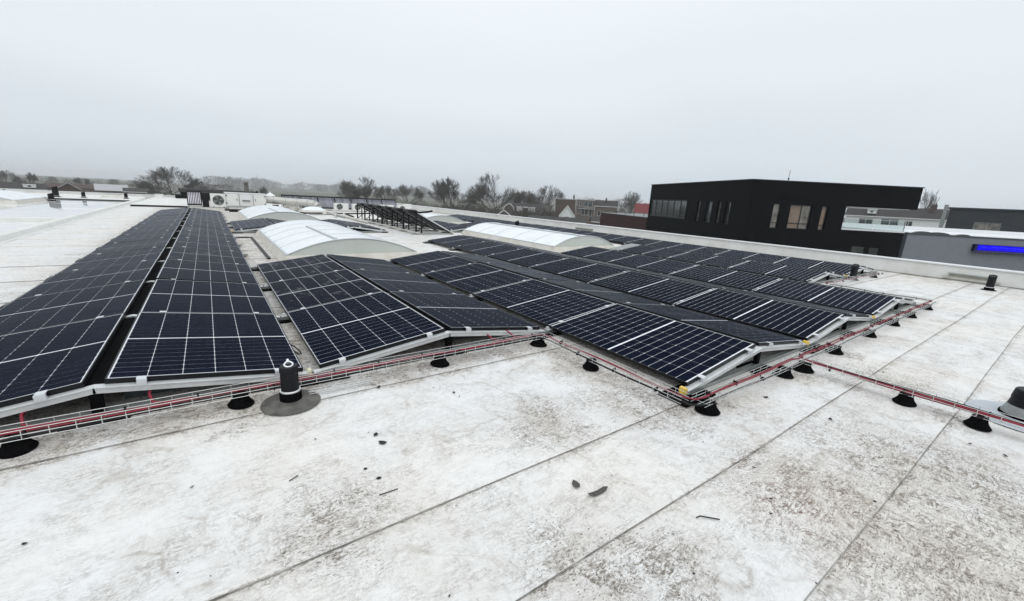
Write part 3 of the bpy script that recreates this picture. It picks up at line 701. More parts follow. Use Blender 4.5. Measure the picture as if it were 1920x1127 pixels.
# ================================================================= barrel-vault skylights
def skylight(x0, x1, y0, y1, label, nsec=5, bar=None, zc=0.155, rise=0.31, base=0.006):
    t = tag(empty('skylight', ((x0+x1)/2, (y0+y1)/2, base)), label, 'skylight', 'barrel-vault skylights')
    cx, cy = (x0+x1)/2, (y0+y1)/2; hw, hl = (x1-x0)/2, (y1-y0)/2
    o = 0.11
    for nm, q in (('curb_side', [(-hw-o,-hl-o),(-hw-o,hl+o),(-hw,hl),(-hw,-hl)]), ('curb_side', [(hw,-hl),(hw,hl),(hw+o,hl+o),(hw+o,-hl-o)]),
                  ('curb_end', [(-hw-o,-hl-o),(-hw,-hl),(hw,-hl),(hw+o,-hl-o)]), ('curb_end', [(-hw,hl),(-hw-o,hl+o),(hw+o,hl+o),(hw,hl)])):
        k = 0.45
        top = []
        for x, y in q:
            fx = (abs(x) - hw) / o if abs(x) > hw else 0; sx_ = 1 if x > 0 else -1; sy_ = 1 if y > 0 else -1
            xx = x if abs(x) <= hw + 1e-6 else sx_ * (hw + o * 0.35); yy = y if abs(y) <= hl + 1e-6 else sy_ * (hl + o * 0.35)
            top.append((xx, yy, zc))
        MB().hexa([(x, y, 0) for x, y in q] + top).obj(nm, M['curb'], t)
    R = (hw*hw + rise*rise) / (2*rise); a0 = math.asin(hw / R); zc2 = zc + 0.012; zo = zc2 + rise - R
    def arc(r, n=22, e=0.0): return [(r * math.sin(-a0 - e + (2*a0 + 2*e) * i / n), zo + r * math.cos(-a0 - e + (2*a0 + 2*e) * i / n)) for i in range(n + 1)]
    # eaves trim
    for s in (-1, 1): MB().box(s*hw - 0.03, -hl - 0.03, zc + 0.001, s*hw + 0.03, hl + 0.03, zc + 0.022).obj('eaves_trim', M['rib'], t)
    L = (2*hl) / nsec
    for k in range(nsec):
        ya, yb = -hl + k * L + 0.012, -hl + (k+1) * L - 0.012
        b = MB(); A = arc(R); B_ = arc(R - 0.012); n = len(A)
        v = [(x, ya, z) for x, z in A] + [(x, yb, z) for x, z in A] + [(x, ya, z) for x, z in B_] + [(x, yb, z) for x, z in B_]
        f = [(i, i+1, n+i+1, n+i) for i in range(n-1)] + [(3*n+i, 3*n+i+1, 2*n+i+1, 2*n+i) for i in range(n-1)] + [(2*n+i, 2*n+i+1, i+1, i) for i in range(n-1)] + [(n+i, n+i+1, 3*n+i+1, 3*n+i) for i in range(n-1)]
        smooth_by_angle(b.add(v, f).obj('glazing_sheet', M['dome'], t), 30)
    for k in range(nsec + 1):
        y = -hl + k * L
        MB().tube([(x, y, z + 0.001) for x, z in arc(R, 22, 0.004)], 0.014 if k in (0, nsec) else 0.010, 6).obj('arch_bar', M['rib'], t, True)
    for s in (-1, 1):
        pts = [(x, s * (hl - 0.004), z) for x, z in arc(R - 0.013)]
        MB().extrude(pts, (0, -s * 0.012, 0)).obj('end_plate', M['tymp'], t)
    if bar:
        fr, ya, yb = bar; a = -a0 + 2*a0*fr
        x, z = (R + 0.014) * math.sin(a), zo + (R + 0.014) * math.cos(a)
        MB().beam((x, ya - cy, z), (x, yb - cy, z), 0.05, 0.026).obj('hatch_bar', M['rib'], t)
    return t
skylight(1.19, 3.87, 9.25, 14.75, 'large white arched skylight left of centre, behind the short array', 5, (0.36, 9.3, 12.6))
skylight(8.33, 10.92, 9.35, 14.85, 'large white arched skylight right of centre among the right arrays', 5, (0.42, 9.4, 14.8))
skylight(1.25, 3.88, 19.5, 25.4, 'more distant white arched skylight in front of the air-handling unit', 4, (0.4, 19.6, 22.6))
skylight(8.33, 10.95, 19.5, 25.4, 'more distant white arched skylight behind the collector rack', 4)
skylight(-11.4, -7.5, 30.3, 35.5, 'white skylight cut off by the left picture edge on the wet roof', 3, base=0.001)
def shadow_gap(x, y0, y1, label):
    tag(MB().box(x - 0.03, y0, 0.0055, x + 0.03, y1, 0.03).obj('dark_strip', M['black_pl']), label, 'dark strip')  # black box standing in for the shaded gap along the skylight
shadow_gap(0.93, 9.9, 14.2, 'black strip standing in for the shadow gap left of the left skylight')
tag(MB().box(0.42, 14.15, 0.0055, 0.89, 14.22, 0.03).obj('dark_strip', M['black_pl']), 'short black strip beside the far corner of the left skylight', 'dark strip')

# ================================================================= evacuated-tube collector rack in the middle of the roof
M['tube'] = mat('collector_tube', (0.007, 0.008, 0.012), 0.12, 0.0, 0.4)
M['tube_pale'] = mat('collector_tube_pale', (0.30, 0.305, 0.34), 0.16, 0.1, 0.6, var=0.3); M['tube_white'] = mat('collector_tube_white', (0.66, 0.65, 0.70), 0.2)
M['reflector'] = mat('collector_back', (0.022, 0.022, 0.028), 0.5)
M['rack'] = mat('rack_black', (0.004, 0.004, 0.005), 0.55, 0, 0.25)
RX0, RX1, RZ1, RZ0 = 6.26, 7.68, 0.80, 0.075
ys = [14.85 + i * 1.27 for i in range(7)]
for i, y in enumerate(ys):
    t = tag(empty('collector_stand', (RX0, y, 0.006)), 'black triangular stand, %s counting from the near end of the collector rack' % ORD[i], 'stand', 'frames of the collector rack')
    MB().box(-0.028, -0.028, 0.05, 0.028, 0.028, RZ1 - 0.02).obj('post', M['rack'], t)
    MB().box(0.22, 0.03, 0.05, 0.262, 0.072, RZ1 - 0.15).obj('inner_post', M['rack'], t)
    MB().beam((0.0, 0, RZ1 - 0.03), (RX1 - RX0, 0, RZ0 - 0.03), 0.05, 0.05).obj('sloping_beam', M['rack'], t)
    MB().box(-0.16, -0.06, 0.0, RX1 - RX0 + 0.1, 0.06, 0.049).obj('ground_beam', M['galv'], t)
    MB().beam((0.03, 0.0, 0.10), (0.5, 0.0, 0.50), 0.02, 0.03).obj('brace', M['rack'], t)
for i in range(6):
    y0, y1 = ys[i] + 0.06, ys[i+1] - 0.06; ym = (y0 + y1) / 2
    t = tag(empty('tube_collector', (RX0, ym, 0.006)), 'dark sloping tube collector, %s from the near end of the black rack' % ORD[i], 'solar collector', 'collectors on the black rack')
    hh = (y1 - y0) / 2
    MB().tube([(0.02, -hh, RZ1 + 0.025), (0.02, hh, RZ1 + 0.025)], 0.065, 12).obj('manifold', M['rack'], t, True)
    for k in range(9):
        yy = -hh + 0.07 + k * (2 * hh - 0.14) / 8
        MB().tube([(0.06, yy, RZ1 - 0.005), (RX1 - RX0 - 0.02, yy, RZ0 + 0.035)], 0.028, 7).obj('glass_tube', M['tube'], t, True)
    for s in (-1, 1):
        MB().beam((0.05, s * (hh - 0.012), RZ1 + 0.01), (RX1 - RX0 + 0.02, s * (hh - 0.012), RZ0 + 0.03), 0.02, 0.045).obj('side_rail', M['alu'] if s < 0 else M['rack'], t)
    MB().box(RX1 - RX0 - 0.03, -hh, 0.055, RX1 - RX0 + 0.04, hh, 0.105).obj('foot_rail', M['grimy_white'], t)
for x, l in ((RX0 - 0.02, 'long pale ground rail under the posts of the collector rack'), (RX1 + 0.05, 'long pale ground rail at the low edge of the collector rack')):
    tag(MB().box(x - 0.045, 14.6, 0.0565, x + 0.035, 22.6, 0.10).obj('rack_rail', M['grimy_white']), l, 'rail')
tag(smooth_by_angle(MB().tube([(RX0 + 0.02, 14.80, 0.83), (RX0 + 0.02, 14.55, 0.83), (RX0 + 0.25, 14.42, 0.86), (RX0 + 0.45, 14.42, 0.90)], 0.035, 10).obj('collector_pipe', M['rack'])), 'bent black pipe stub at the near top corner of the collector rack', 'pipe')

# row of collectors facing the camera at the back
def facing_collector(x0, x1, yb, label, ztop=0.86, zb=0.10, group='collectors along the rear of the roof', ntube=13, m='tube_pale'):
    t = tag(empty('tube_collector', ((x0 + x1) / 2, yb, 0.006)), label, 'solar collector', group); hw = (x1 - x0) / 2; dy = 0.75
    MB().tube([(-hw, dy, ztop), (hw, dy, ztop)], 0.065, 10).obj('manifold', M['rack'], t, True)
    MB().hexa([(-hw + .03, 0.02, zb), (hw - .03, 0.02, zb), (hw - .03, 0.035, zb - .01), (-hw + .03, 0.035, zb - .01), (-hw + .03, dy, ztop - 0.03), (hw - .03, dy, ztop - 0.03), (hw - .03, dy + .015, ztop - .05), (-hw + .03, dy + .015, ztop - .05)]).obj('back_sheet', M['reflector'], t)
    for k in range(ntube):
        x = -hw + 0.07 + k * (2 * hw - 0.14) / (ntube - 1)
        MB().tube([(x, -0.02, zb + 0.02), (x, dy - 0.02, ztop - 0.02)], 0.034 if m == 'tube_pale' else 0.024, 7).obj('glass_tube', M[m], t, True)
    for s in (-1, 1):
        MB().beam((s * (hw - .01), -0.03, zb), (s * (hw - .01), dy, ztop), 0.035, 0.05).obj('side_rail', M['rack'], t)
        MB().beam((s * (hw - .02), dy, ztop), (s * (hw - .02), dy, 0.0), 0.03, 0.03).obj('post', M['rack'], t)
    MB().box(-hw, -0.06, zb - 0.06, hw, 0.0, zb + 0.01).obj('foot_rail', M['rack'], t)
    return t
for i in range(7):
    facing_collector(4.35 + i * 1.21, 4.35 + i * 1.21 + 1.17, 34.0, 'grey-violet tube collector, %s from the left in the rear row' % ORD[i])
facing_collector(-0.98, -0.28, 32.0, 'small tube collector left of the round-fan unit', 0.88, 0.16, 'single collector by the fan unit', 8, 'tube_white')
tag(MB().box(-0.25, 32.15, 0.006, 0.08, 32.6, 0.86).obj('control_cabinet', M['rack']), 'narrow black cabinet between small collector and fan unit', 'cabinet')

# ================================================================= rooftop machines
M['unit'] = mat('painted_sheet_metal', (0.74, 0.745, 0.72), 0.45, noise=(3, 0.4, (0.62, 0.62, 0.58)))
M['grille'] = mat('fan_grille', (0.045, 0.05, 0.05), 0.5)
M['bladem'] = mat('fan_blade', (0.16, 0.17, 0.17), 0.5)
def fan_unit(x, y, w, h, d, label, group, fx=0.0, fr=0.4, z=0.006, hub=True):
    t = tag(empty('fan_unit', (x, y, z)), label, 'air conditioner', group)
    b = MB().box(-w/2, 0, 0.05, w/2, d, h); o = b.obj('casing', M['unit'], t)
    for s in (-1, 1): MB().box(s*w*0.33 - 0.04, 0.02, 0, s*w*0.33 + 0.04, d - 0.02, 0.049).obj('foot', M['rack'], t)
    r = h * fr; cz = (h + 0.05) / 2
    rb = MB(); pts = [Vector((fx*w + r * math.cos(2*math.pi*k/28), -0.012, cz + r * math.sin(2*math.pi*k/28))) for k in range(29)]
    rb.tube(pts, 0.012, 6, False); rb.obj('fan_ring', M['unit'], t, True)
    n = 28; MB().add([(fx*w + r * math.cos(2*math.pi*k/n), -0.004, cz + r * math.sin(2*math.pi*k/n)) for k in range(n)], [tuple(range(n))]).obj('fan_well', M['grille'], t)
    for k in range(4):
        a = k * math.pi / 2 + 0.4
        p = [(fx*w + rr * math.cos(a + da), -0.009, cz + rr * math.sin(a + da)) for rr, da in ((0.12*r, -.3), (0.92*r, -.35), (0.95*r, .35), (0.12*r, .3))]
        MB().extrude(p, (0, 0.003, 0)).obj('fan_blade', M['bladem'], t)
    if hub:
        n = 14; MB().extrude([(fx*w + 0.16*r * math.cos(2*math.pi*k/n), -0.03, cz + 0.16*r * math.sin(2*math.pi*k/n)) for k in range(n)], (0, 0.02, 0)).obj('hub', M['unit'], t)
    return t
fan_unit(0.56, 32.0, 0.80, 0.84, 0.42, 'large square white unit with round dark fan beside the air handler', 'fan units', 0.0, 0.36, hub=False)
fan_unit(7.80, 31.9, 0.95, 0.53, 0.36, 'white air conditioner outdoor unit, leftmost of four, fan partly hidden', 'outdoor units in a row', -0.14, 0.42, hub=False)
fan_unit(9.05, 31.9, 0.95, 0.53, 0.36, 'white air conditioner outdoor unit, second of four', 'outdoor units in a row', -0.14, 0.42)
fan_unit(11.15, 31.9, 0.95, 0.53, 0.36, 'white air conditioner outdoor unit, third of four', 'outdoor units in a row', -0.14, 0.42)
fan_unit(12.45, 31.9, 0.95, 0.53, 0.36, 'white air conditioner outdoor unit, rightmost of four', 'outdoor units in a row', -0.14, 0.42)
t = tag(empty('air_handler', (2.03, 32.0, 0.006)), 'long white air-handling unit with three door bays', 'air handler')
MB().box(-1.09, 0.0, 0.12, 1.09, 1.2, 0.90).obj('casing', M['unit'], t); MB().box(-1.13, -0.03, 0.902, 1.13, 1.23, 0.945).obj('roof_sheet', M['coping'], t)
MB().box(-1.06, 0.02, 0.02, 1.06, 1.18, 0.119).obj('base_frame', M['galv'], t)
for x0, x1 in ((-1.04, -0.40), (0.40, 1.04)):
    d = MB().box(x0, -0.022, 0.17, x1, -0.001, 0.86).obj('door', M['unit'], t)
    hx = x1 - 0.10 if x0 < 0 else x0 + 0.10
    MB().box(hx - 0.012, -0.05, 0.46, hx + 0.012, -0.023, 0.58).obj('handle', M['rack'], d)
    ex = x0 if x0 < 0 else x1
    for z in (0.28, 0.74): MB().box(ex - 0.05, -0.04, z, ex + 0.05, -0.0225, z + 0.045).obj('hinge', M['rack'], d)
MB().box(-0.36, -0.018, 0.17, 0.36, -0.001, 0.86).obj('centre_panel', M['unit'], t)
MB().box(-0.20, -0.08, 0.50, 0.20, -0.0185, 0.84).obj('switch_box', M['coping'], t); MB().box(-0.22, -0.12, 0.46, 0.20, -0.0185, 0.495).obj('drip_tray', M['rack'], t)
for s in (-1, 1): MB().box(s*0.38 - 0.013, -0.03, 0.14, s*0.38 + 0.013, -0.0005, 0.88).obj('mullion', M['galv'], t)
M['duct'] = mat('duct_wrap', (0.52, 0.52, 0.49), 0.42, 0.25, noise=(6, 0.6, (0.40, 0.38, 0.35)))
t = tag(empty('air_duct', (3.13, 32.6, 0)), 'fat pale insulated duct curving right from the air handler', 'duct')
dp = [Vector((0.0, 0, 0.58)), Vector((0.5, -0.05, 0.56)), Vector((1.2, -0.2, 0.52)), Vector((1.9, -0.4, 0.50)), Vector((2.5, -0.7, 0.49)), Vector((2.85, -0.95, 0.42)), Vector((3.0, -1.1, 0.28)), Vector((3.05, -1.15, 0.03))]
for k in range(0, len(dp) - 1): smooth_by_angle(MB().tube([dp[k], dp[k].lerp(dp[k+1], 0.5), dp[k+1]], 0.235, 16).obj('duct_section', M['duct'], t), 50)
for k in range(len(dp) - 1):
    d = (dp[k+1] - dp[k]).normalized() * 0.015; MB().tube([dp[k] - d, dp[k] + d], 0.245, 16).obj('joint_band', M['galv'], t, True)
for k, x in enumerate((0.55, 1.75)): MB().box(x - 0.16, -0.5, 0.006, x + 0.16, -0.05, 0.27).obj('bearer', M['rack'], t)
# heap of crumpled sheeting
M['tarp'] = mat('crumpled_sheet', (0.50, 0.49, 0.46), 0.6, noise=(7, 0.95, (0.07, 0.055, 0.045)))
rr = random.Random(5); b = MB(); n, mm = 22, 16
vs = []
for j in range(mm):
    for i in range(n):
        u, v = i / (n-1) * 2 - 1, j / (mm-1) * 2 - 1; f = max(0, 1 - (u*u + v*v) * 0.95)
        vs.append((u * 0.62 + rr.uniform(-.03, .03), v * 0.4 + rr.uniform(-.03, .03), 0.008 + f ** 0.6 * 0.46 * (0.62 + 0.5 * rr.random())))
b.add(vs, [(j*n+i, j*n+i+1, (j+1)*n+i+1, (j+1)*n+i) for j in range(mm-1) for i in range(n-1)])
o = b.obj('sheeting_heap', M['tarp']); o.location = (4.35, 30.0, 0); tag(o, 'crumpled heap of pale and brown sheeting in front of the duct', 'heap')
t = tag(empty('dome_rooflight', (5.35, 28.8, 0.006)), 'low white square dome rooflight in front of the duct', 'skylight')
MB().hexa([(-.75,-.6,0),(.75,-.6,0),(.75,.6,0),(-.75,.6,0),(-.66,-.51,.14),(.66,-.51,.14),(.66,.51,.14),(-.66,.51,.14)]).obj('curb', M['curb'], t)
b = MB(); n = 13
vs = [(-.66 + 1.32*i/(n-1), -.51 + 1.02*j/(n-1), 0.145 + 0.22 * (max(0, 1 - abs(2*i/(n-1)-1) ** 2.4) ** .7) * (max(0, 1 - abs(2*j/(n-1)-1) ** 2.4) ** .7)) for j in range(n) for i in range(n)]
b.add(vs, [(j*n+i, j*n+i+1, (j+1)*n+i+1, (j+1)*n+i) for j in range(n-1) for i in range(n-1)]); b.obj('dome', M['dome'], t, True)
def conduit(pts, r, m, label, name='roof_conduit'):
    o = pts[0]; e = MB().tube([Vector(p) - Vector(o) for p in pts], r, 8).obj(name, m, None, True); e.location = o; tag(e, label, 'pipe'); return e
conduit([(6.0, 19.9, 0.075), (6.05, 25, 0.075), (6.1, 30.8, 0.075), (7.0, 31.2, 0.075)], 0.055, M['grimy_white'], 'long pale pipe on the roof running back past the collector rack')
conduit([(5.55, 24.0, 0.05), (7.0, 31.0, 0.05), (13.0, 31.3, 0.05)], 0.04, M['grimy_white'], 'pale pipe leading along the front of the outdoor units')
conduit([(0.9, 27.4, 0.04), (3.2, 27.5, 0.04), (5.0, 27.2, 0.04)], 0.035, M['rack'], 'dark pipe on the roof before the air handler')
conduit([(0.8, 30.6, 0.08), (1.6, 30.7, 0.08), (3.4, 31.0, 0.08)], 0.06, M['galv'], 'thick grey pipe lying in front of the air handler')
conduit([(0.75, 28.6, 0.05), (2.2, 28.9, 0.05), (4.0, 28.3, 0.05), (4.6, 27.0, 0.05)], 0.045, M['rack'], 'black bent pipe lying before the sheeting heap')
conduit([(1.0, 29.6, 0.06), (3.9, 29.8, 0.06)], 0.05, M['grimy_white'], 'short pale pipe behind the distant left skylight')
conduit([(6.6, 24.5, 0.05), (6.9, 27.5, 0.05), (9.5, 29.0, 0.05), (13.5, 29.2, 0.05)], 0.04, M['rack'], 'dark pipe bending away behind the collector rack')
conduit([(4.6, 26.0, 0.05), (5.9, 26.3, 0.05), (5.9, 23.6, 0.05)], 0.035, M['galv'], 'grey pipe elbow right of the distant left skylight')
conduit([(12.2, 31.5, 0.10), (12.2, 30.6, 0.10), (13.2, 30.4, 0.10)], 0.05, M['galv'], 'thick grey pipe in front of the rightmost outdoor unit')
for _i, (_x, _y, _rz, _l) in enumerate(((5.0, 27.6, 0.3, 'dark plank lying beside the square dome rooflight'), (6.3, 28.2, -0.4, 'second dark plank right of the square dome rooflight'), (4.1, 28.7, 1.1, 'short dark plank against the sheeting heap'))):
    o = MB().box(-0.65, -0.10, 0, 0.65, 0.10, 0.06).obj('plank', M['rack']); o.location = (_x, _y, 0.008); o.rotation_euler = (0, 0, _rz); tag(o, _l, 'plank')
tag(MB().box(13.2, 34.0, 0.30, 13.9, 34.4, 0.62).box(13.3, 34.1, 0.006, 13.36, 34.3, 0.30).box(13.74, 34.1, 0.006, 13.8, 34.3, 0.30).obj('electrical_box', M['unit']), 'small white box on legs right of the rear collectors', 'box')
# black roof of the stair block and small gear behind the machines
t = tag(empty('stair_block', (0.9, 44.3, 0.006)), 'long low black roof block behind the air handler', 'roof structure')
MB().box(-2.65, 0, 0.10, 2.75, 1.2, 0.62).obj('wall', M['rack'], t); MB().box(-2.75, -0.1, 0.622, 2.85, 1.3, 0.90).obj('fascia', mat('dark_fascia', (0.035, 0.033, 0.034), 0.6), t)
conduit([(3.62, 43.6, 0.006), (3.62, 43.6, 0.85), (3.62, 43.6, 0.98)], 0.09, M['rack'], 'black flue with pale collar above the air handler', 'flue')
t = tag(empty('roof_cowl', (4.55, 43.0, 0.006)), 'small white pointed roof cowl right of the black flue', 'roof cowl')
MB().lathe([(0.12, 0), (0.12, 0.62), (0, 0.62)], 12).obj('pipe', M['unit'], t); MB().lathe([(0.42, 0.62), (0.2, 0.80), (0.07, 0.86), (0.07, 0.98), (0, 0.98)], 14).obj('hood', M['coping'], t)
# clutter at the left end of the raised deck
for i, (x, y, w, h, l) in enumerate(((-3.0, 43.0, 0.5, 0.30, 'small pale box on the raised deck by the kerb'), (-1.9, 44.0, 0.35, 0.34, 'dark box on the raised deck near the black roof block'))):
    t = tag(empty('roof_box', (x, y, 0.10)), l, 'box'); MB().box(-w/2, -w/2, 0, w/2, w/2, h).obj('case', M['unit'] if i == 0 else M['rack'], t); MB().box(-w/2 - .02, -w/2 - .02, h + 0.001, w/2 + .02, w/2 + .02, h + .025).obj('lid', M['galv'], t)
t = tag(empty('roof_hatch', (-5.4, 41.5, 0.071)), 'low pale hatch on the far left roof', 'roof hatch')
MB().hexa([(-.7,-.5,0),(.7,-.5,0),(.7,.5,0),(-.7,.5,0),(-.45,-.3,.22),(.45,-.3,.22),(.45,.3,.22),(-.45,.3,.22)]).obj('curb', M['grimy_white'], t); MB().box(-.42, -.28, .222, .42, .28, .27).obj('lid', M['galv'], t)

# added grey plate, standing in for sky reflected off the short array's far end
tag(MB().hexa([(10.42, 8.66, 0.095), (11.50, 8.66, 0.235), (11.50, 9.05, 0.235), (10.42, 9.05, 0.095), (10.42, 8.66, 0.105), (11.50, 8.66, 0.247), (11.50, 9.05, 0.247), (10.42, 9.05, 0.105)])
    .box(10.5, 8.8, 0.0055, 10.54, 8.9, 0.10).box(11.42, 8.8, 0.0055, 11.46, 8.9, 0.22).obj('sky_glint_plate', M['galv']), 'grey plate standing in for sky reflected at the far end of the short parapet array', 'plate')

# ================================================================= litter on the membrane
M['litter'] = mat('black_scrap', (0.018, 0.017, 0.016), 0.8); M['leaf'] = mat('dead_leaf', (0.075, 0.07, 0.062), 0.7, noise=(60, 0.6, (0.03, 0.028, 0.025)))
def flake(x, y, size, seed, name, m, label, group=None, long=1.0, rz=0.0, curl=0.25):
    rr = random.Random(seed); n = 9; ring = []
    for k in range(n):
        a = 2 * math.pi * k / n; r = size * rr.uniform(0.55, 1.0); ring.append((r * long * math.cos(a), r / math.sqrt(long) * math.sin(a)))
    b = MB(); up = [(px, py, 0.004 + curl * size * (abs(px) / (size * long)) ** 2 + rr.uniform(0, .0015)) for px, py in ring]
    b.add([(0, 0, 0.0035)] + up + [(0, 0, 0.0015)] + [(p[0], p[1], p[2] - 0.002) for p in up],
          [(0, 1 + k, 1 + (k+1) % n) for k in range(n)] + [(n+1, n + 2 + (k+1) % n, n + 2 + k) for k in range(n)] + [(1 + k, n + 2 + k, n + 2 + (k+1) % n, 1 + (k+1) % n) for k in range(n)])
    o = b.obj(name, m); o.location = (x, y, 0.0035); o.rotation_euler = (0, 0, rz); tag(o, label, 'debris' if name != 'dead_leaf' else 'leaf', group); return o
def stick(pts, r, label):
    o = Vector(pts[0]); e = MB().tube([Vector(p) - o for p in pts], r, 5).obj('stick', M['litter']); e.location = o; tag(e, label, 'stick')
flake(1.473, 1.331, 0.030, 1, 'dead_leaf', M['leaf'], 'small curled dark leaf left of the bigger curled leaf', None, 1.4, 0.9, 0.5)
flake(1.529, 1.225, 0.036, 2, 'dead_leaf', M['leaf'], 'larger long grey curled leaf lying beside a sheet seam', None, 2.0, -0.1, 0.35)
stick([(1.815, 0.835, 0.008), (1.84, 0.83, 0.009), (1.905, 0.765, 0.007)], 0.0035, 'bent black twig below the middle seam at lower right')
stick([(0.56, 1.80, 0.008), (0.655, 1.795, 0.009)], 0.0028, 'thin straight black stick on the membrane, lower centre left')
stick([(0.205, 2.145, 0.008), (0.25, 2.168, 0.008)], 0.0028, 'short black stick left of the thin straight one')
SCRAP = [(0.721, 2.35, .022), (0.726, 2.244, .030), (1.414, 2.624, .018), (0.949, 2.991, .020), (3.607, 1.288, .024), (3.662, 0.852, .020), (2.505, 0.879, .010), (0.564, 2.044, .013), (0.603, 1.931, .018),
         (-0.748, 2.274, .011), (2.777, 0.372, .009), (4.152, 0.186, .013), (4.152, 0.022, .016), (2.175, 0.643, .008), (1.504, 0.661, .008), (-0.201, 2.343, .008), (2.297, 0.694, .010)]
_r = random.Random(3)
BIGSCRAP = ['smaller upper one of two black scraps, left of centre', 'larger lower one of two black scraps, left of centre', 'black scrap between the tray foot and the two scraps', 'dark scrap on the upper seam right of the anchor post',
            'black scrap below the tray junction, right of the yellow corner', 'black scrap beside the middle seam at right', 'small black crumb below the middle of the roof seam', 'black crumb just above the three-pointed scrap', 'black three-pointed scrap above the thin straight stick']
while len(SCRAP) < 60:
    x, y = _r.uniform(-0.6, 5.5), _r.uniform(-0.1, 2.9)
    if 2.5 < x < 3.2 and y > 1.3: continue
    SCRAP.append((x, y, _r.uniform(0.003, 0.0065)))
for i, (x, y, s) in enumerate(SCRAP):
    big = i < 9
    flake(x, y, s * 0.85, 100 + i, 'scrap', M['litter'], BIGSCRAP[i] if big else 'tiny black speck of debris on the white membrane',
          'larger black scraps on the roof' if big else 'black specks of debris on the roof', _r.uniform(1, 1.8), _r.random() * 3, 0.2)

# ================================================================= buildings around
M['black_brick'] = mat('black_cladding', (0.0022, 0.0030, 0.0048), 0.7, 0, 0.12, noise=(2.5, 0.4, (0.0035, 0.0046, 0.0056)))
M['wine'] = mat('wine_cladding', (0.038, 0.010, 0.011), 0.6, 0, 0.3, noise=(0.8, 0.6, (0.022, 0.010, 0.009)))
M['pane'] = mat('window_pane', (0.02, 0.026, 0.028), 0.05, 0, 0.5, 1.9, noise=(1.3, 0.7, (0.075, 0.08, 0.08)))
M['curtain'] = mat('curtained_pane', (0.25, 0.23, 0.20), 0.2, 0, 0.5, 1.7, noise=(1.7, 0.9, (0.06, 0.055, 0.05)))
M['orange_curtain'] = mat('warm_curtained_pane', (0.26, 0.185, 0.135), 0.2, 0, 0.5, 1.7, noise=(1.1, 0.8, (0.12, 0.10, 0.085)))
M['dark_alu'] = mat('dark_window_frame', (0.02, 0.023, 0.025), 0.4)
M['white_paint'] = mat('white_paint', (0.72, 0.73, 0.72), 0.5)
M['brick'] = mat('brown_brick', (0.085, 0.060, 0.048), 0.85, noise=(1.5, 0.7, (0.060, 0.047, 0.040)))
M['brick2'] = mat('grey_brown_brick', (0.12, 0.098, 0.082), 0.85, noise=(1.5, 0.7, (0.085, 0.072, 0.062)))
M['tiles'] = mat('dark_roof_tiles', (0.050, 0.048, 0.048), 0.9, 0, 0.1, noise=(2, 0.6, (0.085, 0.08, 0.075)))
M['tiles2'] = mat('brown_roof_tiles', (0.080, 0.060, 0.052), 0.9, 0, 0.1, noise=(2, 0.6, (0.12, 0.10, 0.09)))
M['red_tiles'] = mat('red_roof_tiles', (0.17, 0.034, 0.040), 0.9, 0, 0.1, noise=(2, 0.5, (0.15, 0.04, 0.04)))
M['pale_roof'] = mat('pale_wet_roof', (0.36, 0.36, 0.37), 0.35)
M['render'] = mat('pale_render', (0.55, 0.55, 0.53), 0.8, noise=(1, 0.4, (0.45, 0.44, 0.41)))
M['grey_wall'] = mat('grey_painted_brick', (0.205, 0.220, 0.250), 0.8, noise=(3.5, 0.5, (0.165, 0.178, 0.205)), bump=(9, 0.2))
M['slate_clad'] = mat('dark_slate_cladding', (0.026, 0.032, 0.038), 0.6, noise=(1.2, 0.5, (0.034, 0.042, 0.048)))

